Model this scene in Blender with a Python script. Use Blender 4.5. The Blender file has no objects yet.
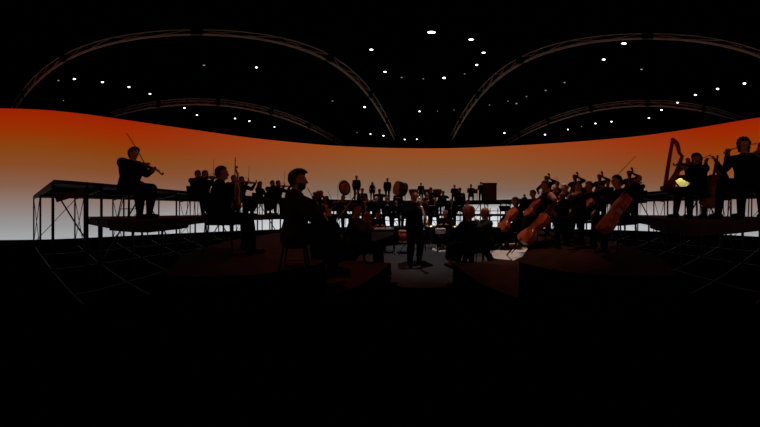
import bpy, bmesh, math, random
from mathutils import Vector, Matrix, Euler

# ------------------------------------------------------------------ camera, world, light, exposure
K = 143.5            # pixels per radian of the 360-degree camera
XC, YC = 422.0, 212.0
CAMZ = 1.30
sc = bpy.context.scene
COL = sc.collection
cd = bpy.data.cameras.new('camera')
cam = bpy.data.objects.new('camera', cd); COL.objects.link(cam)
cam.location = (0, 0, CAMZ)
cam.rotation_euler = (math.pi/2, 0, (XC-380.0)/K)
cd.type = 'PANO'
cd.clip_start = 0.02; cd.clip_end = 200
cy = cd
cy.panorama_type = 'EQUIRECTANGULAR'
cy.longitude_min = -380.0/K; cy.longitude_max = 380.0/K
cy.latitude_min = -(427-YC)/K; cy.latitude_max = YC/K
sc.camera = cam
w = bpy.data.worlds.new('world'); sc.world = w; w.use_nodes = True
w.node_tree.nodes['Background'].inputs[0].default_value = (0, 0, 0, 1)
w.node_tree.nodes['Background'].inputs[1].default_value = 0
vs = sc.view_settings
vs.view_transform = 'Standard'; vs.look = 'None'; vs.exposure = 0.0; vs.gamma = 1.0; vs.use_curve_mapping = False

def spot(name, loc, target, power, deg, color=(1, 1, 1), blend=0.6, size=0.06):
    l = bpy.data.lights.new(name, 'SPOT'); l.energy = power; l.spot_size = math.radians(deg)
    l.spot_blend = blend; l.color = color; l.shadow_soft_size = size
    o = bpy.data.objects.new(name, l); COL.objects.link(o); o.location = loc
    o.rotation_euler = (Vector(target)-Vector(loc)).to_track_quat('-Z', 'Y').to_euler()
    return o
LAMPZ = CAMZ + 8.2
spot('spot_over_soloist', (0.17, 2.75, LAMPZ-0.12), (0.2, 4.2, 0), 1500, 24, (1.0, 0.93, 0.93), 0.9)
spot('spot_over_platform', (1.9, 4.4, LAMPZ-0.12), (1.75, 2.8, 0.4), 1300, 13, (1.0, 0.93, 0.88), 0.5)
spot('spot_over_percussion', (-0.5, 4.9, LAMPZ-0.12), (-0.6, 6.2, 1.6), 1300, 30, (0.95, 0.97, 1.0), 0.8)
spot('spot_over_cellos', (3.6, 3.4, LAMPZ-0.12), (2.6, 2.3, 1.0), 1300, 28, (1.0, 0.60, 0.40), 0.8)
spot('spot_over_clarinets', (-3.4, 2.6, LAMPZ-0.12), (-2.4, 2.4, 1.0), 700, 34, (1.0, 0.45, 0.3), 0.8)

# ------------------------------------------------------------------ materials
def lin(c):
    return tuple(((v/255)/12.92 if v/255 <= 0.04045 else ((v/255+0.055)/1.055)**2.4) for v in c)
def mat(name, col, rough=0.6, metal=0.0, spec=0.5, emit=None, estr=0.0, noise=0.0, nscale=8.0, bump=0.0):
    m = bpy.data.materials.new(name); m.use_nodes = True
    nt = m.node_tree; b = nt.nodes['Principled BSDF']
    b.inputs['Base Color'].default_value = (*col, 1); b.inputs['Roughness'].default_value = rough
    b.inputs['Metallic'].default_value = metal; b.inputs['Specular IOR Level'].default_value = spec
    if emit: b.inputs['Emission Color'].default_value = (*emit, 1); b.inputs['Emission Strength'].default_value = estr
    if noise or bump:
        n = nt.nodes.new('ShaderNodeTexNoise'); n.inputs['Scale'].default_value = nscale
        tc = nt.nodes.new('ShaderNodeTexCoord'); nt.links.new(tc.outputs['Object'], n.inputs['Vector'])
    if noise:
        r = nt.nodes.new('ShaderNodeValToRGB')
        r.color_ramp.elements[0].position = 0.3; r.color_ramp.elements[1].position = 0.7
        r.color_ramp.elements[0].color = (*[v*(1-noise) for v in col], 1)
        r.color_ramp.elements[1].color = (*[min(1, v*(1+noise)) for v in col], 1)
        nt.links.new(n.outputs['Fac'], r.inputs[0]); nt.links.new(r.outputs[0], b.inputs['Base Color'])
    if bump:
        bp = nt.nodes.new('ShaderNodeBump'); bp.inputs['Strength'].default_value = bump
        nt.links.new(n.outputs['Fac'], bp.inputs['Height']); nt.links.new(bp.outputs[0], b.inputs['Normal'])
    return m
M = {}
M['floor'] = mat('black_floor', (0.0004, 0.0004, 0.0004), 0.95, spec=0.0, noise=0.3, nscale=3)
M['carpet'] = mat('light_pool_carpet', (0.042, 0.039, 0.041), 0.95, spec=0.05, noise=0.25, nscale=30)  # greyer than the black floor, so the colour carries the spotlight pool
M['hall'] = mat('black_hall', (0.001, 0.001, 0.001), 0.95, spec=0.0)
M['seam'] = mat('dull_aluminium_strip', (0.055, 0.055, 0.06), 0.6, 0.0, spec=0.2)
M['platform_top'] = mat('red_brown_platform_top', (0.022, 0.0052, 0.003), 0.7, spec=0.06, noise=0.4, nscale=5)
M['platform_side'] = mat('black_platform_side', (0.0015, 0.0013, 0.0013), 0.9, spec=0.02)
M['deck_top'] = mat('brown_plywood_deck', (0.05, 0.018, 0.010), 0.7, spec=0.15, noise=0.3, nscale=6)
M['deck_under'] = mat('dark_deck_underside', (0.10, 0.095, 0.08), 0.8, spec=0.2, noise=0.3, nscale=4)
M['steel'] = mat('dark_scaffold_steel', (0.005, 0.0045, 0.004), 0.6, 0.0, spec=0.12)
M['fascia'] = mat('worn_brown_fascia', (0.020, 0.014, 0.011), 0.7, spec=0.2, noise=0.5, nscale=12)
M['nosing'] = mat('reddish_deck_nosing', (0.07, 0.022, 0.012), 0.7, spec=0.1)
M['truss'] = mat('grey_truss_aluminium', (0.30, 0.36, 0.39), 0.6, 0.0, spec=0.2, noise=0.2, nscale=5)
M['trussdim'] = mat('dull_truss_bracing', (0.22, 0.27, 0.29), 0.6, 0.0, spec=0.2)
M['cloth'] = mat('black_cloth', (0.0032, 0.0028, 0.0027), 0.95, spec=0.02, noise=0.3, nscale=20)
M['shirt'] = mat('dark_charcoal_shirt', (0.013, 0.011, 0.008), 0.95, spec=0.04, noise=0.3, nscale=20)
M['shoe'] = mat('black_leather_shoe', (0.004, 0.004, 0.004), 0.5, spec=0.1)
M['skin'] = mat('skin', (0.34, 0.12, 0.07), 0.55, spec=0.3, noise=0.08, nscale=20)
M['skin2'] = mat('dark_skin', (0.13, 0.06, 0.038), 0.55, spec=0.3, noise=0.08, nscale=20)
M['hair'] = mat('black_hair', (0.006, 0.005, 0.005), 0.6, spec=0.04, noise=0.4, nscale=60, bump=0.4)
M['brownhair'] = mat('brown_hair', (0.03, 0.012, 0.006), 0.6, spec=0.04, noise=0.4, nscale=60, bump=0.4)
M['gingerhair'] = mat('auburn_hair', (0.22, 0.062, 0.018), 0.7, spec=0.3, noise=0.5, nscale=60, bump=0.4)
M['greyhair'] = mat('white_hair', (0.55, 0.53, 0.5), 0.6, spec=0.3, noise=0.3, nscale=60, bump=0.4)
M['wood'] = mat('varnished_red_wood', (0.20, 0.038, 0.012), 0.35, spec=0.5, noise=0.35, nscale=9)
M['cellowood'] = mat('varnished_cello_wood', (0.27, 0.038, 0.010), 0.32, spec=0.5, noise=0.35, nscale=7)
M['darkwood'] = mat('dark_stained_wood', (0.045, 0.012, 0.006), 0.4, spec=0.4, noise=0.3, nscale=9)
M['ebony'] = mat('ebony', (0.008, 0.007, 0.007), 0.4, spec=0.4)
M['black'] = mat('black_metal', (0.004, 0.004, 0.004), 0.55, spec=0.1)
M['seatpad'] = mat('black_seat_padding', (0.003, 0.003, 0.003), 0.95, spec=0.02)
M['silver'] = mat('bright_nickel', (0.75, 0.74, 0.72), 0.28, 0.9)
M['brass'] = mat('brass', (0.75, 0.42, 0.16), 0.3, 0.9)
M['bronze'] = mat('hammered_bronze', (0.30, 0.10, 0.05), 0.4, 0.7, noise=0.3, nscale=14, bump=0.3)
M['copper'] = mat('copper_kettle', (0.12, 0.03, 0.018), 0.45, 0.3)
M['redshell'] = mat('red_drum_shell', (0.28, 0.03, 0.02), 0.35, spec=0.5)
M['drumskin'] = mat('pale_drum_skin', (0.62, 0.58, 0.55), 0.6, spec=0.3)
M['drumorange'] = mat('amber_drum_skin', (0.42, 0.13, 0.045), 0.6, spec=0.3)
M['paper'] = mat('white_paper', (0.72, 0.70, 0.68), 0.8, spec=0.2)
M['yellow'] = mat('yellow_paper_folder', (0.78, 0.74, 0.22), 0.8, spec=0.2)
M['hairbow'] = mat('horsehair', (0.5, 0.4, 0.32), 0.7)
M['cabinet'] = mat('dark_red_lacquered_cabinet', (0.022, 0.006, 0.005), 0.4, spec=0.4, noise=0.5, nscale=3)
M['mat'] = mat('lit_patch_and_disc', (0.40, 0.36, 0.35), 0.85, spec=0.2, noise=0.15, nscale=4)  # pale colour holds the light of the platform patches; the round disc shares it
M['lamp'] = mat('lit_lamp_lens', (0.8, 0.8, 0.8), 0.5, emit=(0.93, 0.96, 1.0), estr=4.0)
M['lampdim'] = mat('dim_lamp_lens', (0.3, 0.3, 0.3), 0.5, emit=(0.5, 0.42, 0.42), estr=0.45)
M['eye'] = mat('eye_white', (0.5, 0.5, 0.5), 0.3)

def screen_material():
    m = bpy.data.materials.new('glowing_sunset_screen'); m.use_nodes = True
    nt = m.node_tree; nt.nodes.clear(); N = nt.nodes.new; L = nt.links.new
    out = N('ShaderNodeOutputMaterial'); em = N('ShaderNodeEmission'); geo = N('ShaderNodeNewGeometry')
    sep = N('ShaderNodeSeparateXYZ'); L(geo.outputs['Position'], sep.inputs[0])
    mz = N('ShaderNodeMapRange'); mz.inputs['From Min'].default_value = 0; mz.inputs['From Max'].default_value = 7.1
    L(sep.outputs['Z'], mz.inputs['Value'])
    def ramp(stops):
        r = N('ShaderNodeValToRGB'); cr = r.color_ramp
        for i, (p, c) in enumerate(stops):
            e = cr.elements[i] if i < 2 else cr.elements.new(p)
            e.position = p; e.color = (*lin(c), 1)
        L(mz.outputs[0], r.inputs[0]); return r
    cen = ramp([(0.0, (226, 228, 233)), (1.0, (155, 74, 30)), (0.17, (215, 217, 222)), (0.28, (158, 152, 150)),
                (0.36, (128, 115, 107)), (0.43, (126, 104, 90)), (0.58, (132, 93, 67)), (0.75, (140, 85, 49)), (0.92, (149, 78, 35))])
    side = ramp([(0.0, (164, 168, 170)), (1.0, (153, 34, 2)), (0.10, (150, 148, 149)), (0.228, (141, 123, 117)),
                 (0.357, (135, 95, 75)), (0.494, (134, 77, 41)), (0.645, (137, 66, 16)), (0.77, (149, 51, 5)), (0.87, (155, 42, 3))])
    my = N('ShaderNodeMapRange'); my.inputs['From Min'].default_value = 11.5; my.inputs['From Max'].default_value = -4.0
    L(sep.outputs['Y'], my.inputs['Value'])
    mx = N('ShaderNodeMix'); mx.data_type = 'RGBA'
    L(my.outputs[0], mx.inputs['Factor']); L(cen.outputs[0], mx.inputs['A']); L(side.outputs[0], mx.inputs['B'])
    L(mx.outputs['Result'], em.inputs['Color']); em.inputs['Strength'].default_value = 1.0
    L(em.outputs[0], out.inputs[0]); return m
M['screen'] = screen_material()

# ------------------------------------------------------------------ helpers
def az(px): return (px-XC)/K
def polar(px, d, z=0.0):
    a = az(px); return Vector((d*math.sin(a), d*math.cos(a), z))
CEN = Vector((0, 2.9, 0))
def arcpt(r, deg, z=0.0):
    t = math.radians(deg); return Vector((CEN.x+r*math.sin(t), CEN.y+r*math.cos(t), z))
def obj(name, bm_or_me, m=None, parent=None, smooth=False):
    if isinstance(bm_or_me, bmesh.types.BMesh):
        me = bpy.data.meshes.new(name); bm_or_me.to_mesh(me); bm_or_me.free()
    else: me = bm_or_me
    if m is not None:
        for x in (m if isinstance(m, (list, tuple)) else [m]): me.materials.append(M[x] if isinstance(x, str) else x)
    if smooth:
        for p in me.polygons: p.use_smooth = True
    o = bpy.data.objects.new(name, me); COL.objects.link(o)
    if parent is not None: o.parent = parent
    return o
def thing(name, label, cat, loc=(0, 0, 0), rotz=0.0, group=None):
    o = bpy.data.objects.new(name, None); COL.objects.link(o); o.empty_display_size = 0.1
    o.location = loc; o.rotation_euler = (0, 0, rotz); o['label'] = label; o['category'] = cat
    if group: o['group'] = group
    return o
def tag(o, label, cat, group=None):
    o['label'] = label; o['category'] = cat
    if group: o['group'] = group
    return o
def copy_tree(o, parent=None):
    c = o.copy(); COL.objects.link(c)
    if parent is not None: c.parent = parent
    for ch in list(o.children): copy_tree(ch, c)
    return c
def box(bm, c, s, rot=None):
    r = bmesh.ops.create_cube(bm, size=1.0)
    mtx = Matrix.Translation(Vector(c)) @ (rot.to_4x4() if rot is not None else Matrix.Identity(4)) @ Matrix.Diagonal((*s, 1))
    bmesh.ops.transform(bm, matrix=mtx, verts=r['verts'])
def frame_of(d):
    d = d.normalized(); u = d.cross(Vector((0, 0, 1)))
    if u.length < 1e-4: u = Vector((1, 0, 0))
    u.normalize(); v = d.cross(u).normalized(); return d, u, v
def bar(bm, a, b, wx, wz=None):
    a = Vector(a); b = Vector(b); wz = wz or wx
    d, u, v = frame_of(b-a)
    vs_ = []
    for p in (a, b):
        for s, t in ((-1, -1), (1, -1), (1, 1), (-1, 1)): vs_.append(bm.verts.new(p+u*s*wx/2+v*t*wz/2))
    for f in ((0, 1, 2, 3), (7, 6, 5, 4), (0, 4, 5, 1), (1, 5, 6, 2), (2, 6, 7, 3), (3, 7, 4, 0)): bm.faces.new([vs_[i] for i in f])
def tube(bm, pts, rad, n=8, caps=True):
    pts = [Vector(p) for p in pts]
    if not isinstance(rad, (list, tuple)): rad = [rad]*len(pts)
    rings = []; pu = None
    for i, p in enumerate(pts):
        d = (pts[min(i+1, len(pts)-1)]-pts[max(i-1, 0)])
        d = d.normalized() if d.length > 1e-9 else Vector((0, 0, 1))
        if pu is None: _, u, v = frame_of(d)
        else:
            u = pu-d*pu.dot(d)
            u = u.normalized() if u.length > 1e-6 else frame_of(d)[1]
            v = d.cross(u)
        pu = u
        rings.append([bm.verts.new(p+(u*math.cos(k*2*math.pi/n)+v*math.sin(k*2*math.pi/n))*rad[i]) for k in range(n)])
    for a, b in zip(rings, rings[1:]):
        for k in range(n): bm.faces.new((a[k], a[(k+1) % n], b[(k+1) % n], b[k]))
    if caps: bm.faces.new(rings[0][::-1]); bm.faces.new(rings[-1])
def capsule(bm, a, ra, b, rb, n=10):
    a = Vector(a); b = Vector(b); d = (b-a).normalized()
    pts = []; rr = []
    for t in (85, 60, 30): pts.append(a-d*ra*math.sin(math.radians(t))); rr.append(max(ra*math.cos(math.radians(t)), ra*0.08))
    pts += [a, b]; rr += [ra, rb]
    for t in (30, 60, 85): pts.append(b+d*rb*math.sin(math.radians(t))); rr.append(max(rb*math.cos(math.radians(t)), rb*0.08))
    tube(bm, pts, rr, n)
def ellipsoid(bm, c, s, rot=None, u=14, v=10):
    r = bmesh.ops.create_uvsphere(bm, u_segments=u, v_segments=v, radius=1.0)
    mtx = Matrix.Translation(Vector(c)) @ (rot.to_4x4() if rot is not None else Matrix.Identity(4)) @ Matrix.Diagonal((*s, 1))
    bmesh.ops.transform(bm, matrix=mtx, verts=r['verts']); return r['verts']
def lathe(bm, prof, n=24, c=(0, 0, 0)):
    rings = []
    for r, z in prof: rings.append([bm.verts.new(Vector(c)+Vector((r*math.cos(k*2*math.pi/n), r*math.sin(k*2*math.pi/n), z))) for k in range(n)])
    for a, b in zip(rings, rings[1:]):
        for k in range(n): bm.faces.new((a[k], a[(k+1) % n], b[(k+1) % n], b[k]))
    bm.faces.new(rings[0][::-1]); bm.faces.new(rings[-1])
def prism(bm, pts, z0, z1):
    a = [bm.verts.new((p[0], p[1], z0)) for p in pts]; b = [bm.verts.new((p[0], p[1], z1)) for p in pts]
    n = len(pts); bot = bm.faces.new(a[::-1]); top = bm.faces.new(b)
    for i in range(n): bm.faces.new((a[i], a[(i+1) % n], b[(i+1) % n], b[i]))
    bmesh.ops.recalc_face_normals(bm, faces=bm.faces[:])
def two_tone(me):
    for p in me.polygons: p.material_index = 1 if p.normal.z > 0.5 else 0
def basis(zdir, front):
    z = Vector(zdir).normalized(); y = Vector(front); y = (y-z*y.dot(z)).normalized(); x = y.cross(z)
    return Matrix((x, y, z)).transposed()

# ------------------------------------------------------------------ structure
bm = bmesh.new(); box(bm, (0, 2.9, -0.1), (44, 44, 0.2)); obj('floor', bm, 'floor')['kind'] = 'structure'
bm = bmesh.new(); box(bm, (0, 2.9, 10.1), (44, 44, 0.2)); obj('ceiling', bm, 'hall')['kind'] = 'structure'
for nm, c, s in (('wall_left', (-22.1, 2.9, 5), (0.2, 44, 10)), ('wall_right', (22.1, 2.9, 5), (0.2, 44, 10)),
                 ('wall_front', (0, 25, 5), (44, 0.2, 10)), ('wall_back', (0, -19.2, 5), (44, 0.2, 10))):
    bm = bmesh.new(); box(bm, c, s); obj(nm, bm, 'hall')['kind'] = 'structure'

# the curved screen: plan read off the photo's top edge, height 7.1 m
top = [(-35, 107.8), (0, 108.3), (30, 108.9), (60, 110.8), (100, 116), (122, 119.3), (160, 125), (200, 130.6), (252, 138.2), (300, 143),
       (340, 146.2), (380, 147.8), (422, 148.6), (460, 148.2), (480, 147.3), (540, 144.3), (595, 140.3), (642, 136), (690, 129),
       (710, 126), (743, 119.8), (760, 117.3), (790, 113)]
def topy(px):
    for (a, ya), (b, yb) in zip(top, top[1:]):
        if a <= px <= b: return ya+(yb-ya)*(px-a)/(b-a)
    return top[-1][1]
dist = {}
raw = [(px, 5.8/math.tan((YC-topy(px))/K)) for px in range(-35, 791, 5)]
sm = []
for i in range(len(raw)):
    lo, hi = max(0, i-5), min(len(raw), i+6)
    sm.append((raw[i][0], sum(v for _, v in raw[lo:hi])/(hi-lo)))
bm = bmesh.new(); prev = None; inner = []
for px, d in sm:
    a = polar(px, d); b = polar(px, d+0.14)
    inner.append((a, b))
quads = [[bm.verts.new((a.x, a.y, 0.0)), bm.verts.new((a.x, a.y, 7.1)), bm.verts.new((b.x, b.y, 7.1)), bm.verts.new((b.x, b.y, 0.0))] for a, b in inner]
for q, r in zip(quads, quads[1:]):
    f = bm.faces.new((q[0], r[0], r[1], q[1])); f.material_index = 0
    for i in (1, 2, 3):
        j = (i+1) % 4; f = bm.faces.new((q[i], r[i], r[j], q[j])); f.material_index = 1
f = bm.faces.new(quads[0]); f.material_index = 1
f = bm.faces.new(quads[-1][::-1]); f.material_index = 1
o = obj('wall_screen', bm, ['screen', 'hall'], smooth=False); o['kind'] = 'structure'
# floor seams: concentric strips and spokes
def seam_grid(name, lo, hi):
    bm = bmesh.new(); st = 11.7
    n = int((hi-lo)/st)
    for r in (4.6, 5.75, 6.95):
        for i in range(n):
            bar(bm, arcpt(r, lo+i*st, 0.004), arcpt(r, lo+(i+1)*st, 0.004), 0.022, 0.008)
    for i in range(n+1):
        bar(bm, arcpt(4.0 if i % 2 else 4.3, lo+i*st, 0.004), arcpt(7.9, lo+i*st, 0.004), 0.022, 0.008)
    obj(name, bm, 'seam')['kind'] = 'structure'
seam_grid('trim_1', -163.5, -92); seam_grid('trim_2', 92.5, 163.5)
bm = bmesh.new(); lathe(bm, [(1.75, 0.0), (1.75, 0.012)], 48, (0, 3.95, 0)); obj('floor_light_pool_carpet', bm, 'carpet')['kind'] = 'structure'  # carpet disc with the soloist's pool of light put into its paler grey

# low red-brown platforms
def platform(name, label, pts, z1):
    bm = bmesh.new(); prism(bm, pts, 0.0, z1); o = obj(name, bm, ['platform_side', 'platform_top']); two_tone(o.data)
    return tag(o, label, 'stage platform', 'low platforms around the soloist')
ZA, ZB, ZD, ZU = 0.40, 0.65, 1.20, 1.98
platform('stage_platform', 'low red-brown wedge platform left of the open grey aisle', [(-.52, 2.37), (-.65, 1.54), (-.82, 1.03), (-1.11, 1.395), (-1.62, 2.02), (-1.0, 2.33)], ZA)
platform('stage_platform', 'low red-brown wedge platform right of the aisle, under the painted patches of light', [(.52, 2.37), (.65, 1.54), (.82, 1.03), (1.11, 1.395), (2.65, 2.70), (2.72, 3.35), (1.98, 3.42), (1.38, 2.22)], ZA)
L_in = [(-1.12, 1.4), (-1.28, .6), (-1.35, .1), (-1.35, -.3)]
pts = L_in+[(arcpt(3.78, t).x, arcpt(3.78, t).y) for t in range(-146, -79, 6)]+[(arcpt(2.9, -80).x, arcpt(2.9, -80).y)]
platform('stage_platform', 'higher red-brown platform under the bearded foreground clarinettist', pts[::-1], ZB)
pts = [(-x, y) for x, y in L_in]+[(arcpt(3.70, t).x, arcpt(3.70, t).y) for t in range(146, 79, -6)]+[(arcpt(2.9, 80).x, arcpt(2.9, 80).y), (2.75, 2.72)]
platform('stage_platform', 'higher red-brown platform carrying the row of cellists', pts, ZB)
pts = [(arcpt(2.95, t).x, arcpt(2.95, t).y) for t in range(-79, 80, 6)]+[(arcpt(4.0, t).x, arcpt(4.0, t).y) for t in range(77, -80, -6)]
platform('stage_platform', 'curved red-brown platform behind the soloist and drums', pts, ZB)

# scaffold risers
def riser(name, label, prof, r1, ths, ztop, thick, postr, under=True, ledgers=()):
    """prof: inner radius by angle; ths: the angles where the modules meet"""
    def r0(t):
        if t <= prof[0][0]: return prof[0][1]
        for (a, ra), (b, rb) in zip(prof, prof[1:]):
            if a <= t <= b: return ra+(rb-ra)*(t-a)/(b-a)
        return prof[-1][1]
    root = thing(name, label, 'stage riser', tuple(arcpt((r0(0)+r1)/2, 0, 0)))
    inv = Matrix.Translation(-root.location)
    def part(nm, bm, m):
        bmesh.ops.transform(bm, matrix=inv, verts=bm.verts[:]); return obj(nm, bm, m, root)
    def pbar(nm, m, a, b, wx, wz=None):
        bm = bmesh.new(); bar(bm, a, b, wx, wz); part(nm, bm, m)
    for a, b in zip(ths, ths[1:]):
        th = thick((a+b)/2); cuts = [a+(b-a)*k/4 for k in range(5)]
        bm = bmesh.new()
        P = [arcpt(r0(t), t) for t in cuts]+[arcpt(r1, b), arcpt(r1, a)]
        prism(bm, [(p.x, p.y) for p in P], ztop-0.03, ztop)
        bmesh.ops.transform(bm, matrix=inv, verts=bm.verts[:])
        o = obj('deck_panel', bm, ['deck_under', 'deck_top'], root); two_tone(o.data)
        bm = bmesh.new(); zz = ztop-0.03-th/2
        ring = []
        for t in cuts:
            ring.append([bm.verts.new(arcpt(r0(t)+dr, t, z)) for dr, z in ((0, zz-th/2), (.035, zz-th/2), (.035, zz+th/2), (0, zz+th/2))])
        for q, w_ in zip(ring, ring[1:]):
            for k in range(4): bm.faces.new((q[k], q[(k+1) % 4], w_[(k+1) % 4], w_[k]))
        bm.faces.new(ring[0][::-1]); bm.faces.new(ring[-1]); bmesh.ops.recalc_face_normals(bm, faces=bm.faces[:])
        part('fascia', bm, 'fascia')
        bm = bmesh.new()
        for q, w_ in zip(cuts, cuts[1:]): bar(bm, arcpt(r0(q)-.008, q, ztop-.012), arcpt(r0(w_)-.008, w_, ztop-.012), .012, .03)
        part('nosing', bm, 'nosing')
        pbar('joist', 'steel', arcpt(r1-.03, a, ztop-.07), arcpt(r1-.03, b, ztop-.07), 0.05, 0.07)
        if under:
            for f in (0.33, 0.66):
                rr = r0(0)+(r1-r0(0))*f; pbar('joist', 'steel', arcpt(rr, a, ztop-.09), arcpt(rr, b, ztop-.09), 0.05, 0.12)
        for z in ledgers:
            pbar('ledger', 'steel', arcpt(r1-.08, a, z), arcpt(r1-.08, b, z), 0.035, 0.045)
    n = len(ths)-1
    for i, a in enumerate(ths):
        if i in (0, n) or a-ths[i-1] > 5:
            pbar('crossbeam', 'steel', arcpt(r0(a)+.04, a, ztop-.10), arcpt(r1-.04, a, ztop-.10), 0.045, 0.13)
            for r in postr: pbar('post', 'steel', arcpt(r if r > 0 else r0(a)+.05, a, 0), arcpt(r if r > 0 else r0(a)+.05, a, ztop-.04), 0.048)
        if not under: continue
        ra, rb = r0(a)+.06, r1-.06; mid = (ra+rb)/2
        if i % 2 == 0 or i in (1, n-1):
            pbar('brace', 'steel', arcpt(mid, a, .05), arcpt(rb, a, ztop-.12), 0.022); pbar('brace', 'steel', arcpt(mid, a, ztop-.12), arcpt(rb, a, .05), 0.022)
        if i < n and i % 2 == 0:
            b = ths[i+1]
            pbar('brace', 'steel', arcpt(ra, a, ztop-.15), arcpt(ra, b, .05), 0.03); pbar('brace', 'steel', arcpt(rb, a, .05), arcpt(rb, b, ztop-.15), 0.024)
        if i < n and i % 3 == 1:
            b = ths[i+1]; pbar('brace', 'steel', arcpt(ra, a, .05), arcpt(ra, b, ztop-.15), 0.03)
    return root
lin_ = lambda a, b, n: [a+(b-a)*k/n for k in range(n+1)]
upper = riser('scaffold_riser', 'tall curved scaffold riser with open posts along the glowing screen', [(-180, 5.65), (180, 5.65)], 8.55, lin_(-163.3, 163.3, 28), ZU,
              lambda t: .11 if abs(t) < 85 else .045, [5.70, 7.1, 8.5], ledgers=())
lower = riser('scaffold_riser', 'lower curved riser deck in front of the tall one', [(-155.6, 4.62), (-152.5, 4.08), (-142, 4.04), (-130, 4.25), (-90, 4.15), (90, 4.15), (132, 4.12), (146.6, 3.74), (155, 3.85), (160.3, 4.75), (164, 5.3)], 5.55,
              [-155.6, -147]+lin_(-138, 138, 23)+[150, 163.5], ZD, lambda t: .17 if abs(t) > 138 else (.12 if abs(t) > 80 else .05), [5.0], under=False)
# back rails behind the far part of the tall riser
rail = thing('guard_rail', 'dark horizontal guard rails below the back of the high riser', 'railing', tuple(arcpt(8.62, 0, 0)))
for z in (.62, 1.0, 1.38):
    for a in range(-36, 60, 12):
        bm = bmesh.new(); bar(bm, arcpt(8.62, a, z)-rail.location, arcpt(8.62, a+12, z)-rail.location, .04, .05); obj('rail', bm, 'steel', rail)
for a in range(-36, 61, 4):
    bm = bmesh.new(); bar(bm, arcpt(8.64, a, 0)-rail.location, arcpt(8.64, a, 1.6)-rail.location, .045); obj('upright', bm, 'steel', rail)

# ------------------------------------------------------------------ ceiling trusses
def truss(label, x, y0, y1, z):
    root = thing('ceiling_truss', label, 'truss', (x, (y0+y1)/2, z), group='curving roof trusses')
    L = (y1-y0)/2; wd, hg = 0.24, 0.46
    for sx, z_, r_ in ((0, 0, .055), (-wd/2, hg, .024), (wd/2, hg, .024)):
        bm = bmesh.new(); n_ = 20
        tube(bm, [(sx, -L+2*L*k/n_, z_) for k in range(n_+1)], r_, 8); obj('chord', bm, 'truss', root, True)
    nb = int(2*L/0.75)
    for i in range(nb):
        a, b = -L+i*2*L/nb, -L+(i+1)*2*L/nb; f = i % 2
        bm = bmesh.new()
        for sx in (-1, 1): tube(bm, [(sx*wd/2*f, a, f*hg), (sx*wd/2*(1-f), b, (1-f)*hg)], 0.014, 5)
        tube(bm, [(-wd/2, a, hg), (wd/2, b, hg)], 0.012, 5)
        obj('lattice', bm, 'trussdim', root)
    for yy in [-L+.6+k*3.1 for k in range(int(2*L/3.1)+1)]:
        bm = bmesh.new(); box(bm, (0, yy, hg*.5), (wd+.06, .20, hg+.10)); obj('coupler', bm, 'hall', root)
        bm = bmesh.new(); tube(bm, [(0, yy, hg), (0, yy, 10-z)], 0.012, 5); obj('hanger', bm, 'black', root)
truss('long grey truss arching high over the left half of the stage', -2.40, -13.0, 13.0, CAMZ+6.9)
truss('long grey truss arching high over the right half of the stage', 2.62, -13.0, 13.0, CAMZ+6.9)
truss('far left roof truss, low arc just above the screen', -7.41, -15.0, 12.5, CAMZ+6.9)
truss('far right roof truss, low arc just above the screen', 7.57, -13.0, 13.5, CAMZ+6.9)

# ------------------------------------------------------------------ ceiling lamps
LG = 'small round ceiling lamps'
lamps = []
def lrow(prefix, items):
    words = ['first', 'second', 'third', 'fourth', 'fifth', 'sixth', 'seventh', 'eighth', 'ninth', 'tenth']
    for i, it in enumerate(items): lamps.append((*it, prefix % words[i]))
lrow('white ceiling lamp, %s from left in the row above the violinist', [(74.3, 79, 1), (102.5, 82.2, 1), (129, 87, 1), (150, 94, 1), (184.5, 108, .9), (197, 115, .9)])
lrow('small lamp just above the screen, %s from left in the left half', [(235, 118.5, .9), (249.5, 121, .9), (274.5, 127, .7), (370.5, 134, .8), (383.5, 135.7, .9)])
lrow('small lamp over the middle of the screen, %s from left', [(404.8, 139.5, .8), (417, 139.2, .8), (504.5, 133, 1), (545, 134.6, 1), (568, 129.5, .8)])
lrow('white ceiling lamp, %s from left in the row climbing over the harp', [(595.5, 123.5, .9), (611.5, 121.7, .9), (649, 118, 1), (661.5, 110, 1), (677.5, 102.6, 1.1), (695.3, 95, 1.1), (717.6, 89, 1.2), (744.5, 83.6, 1.25)])
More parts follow.
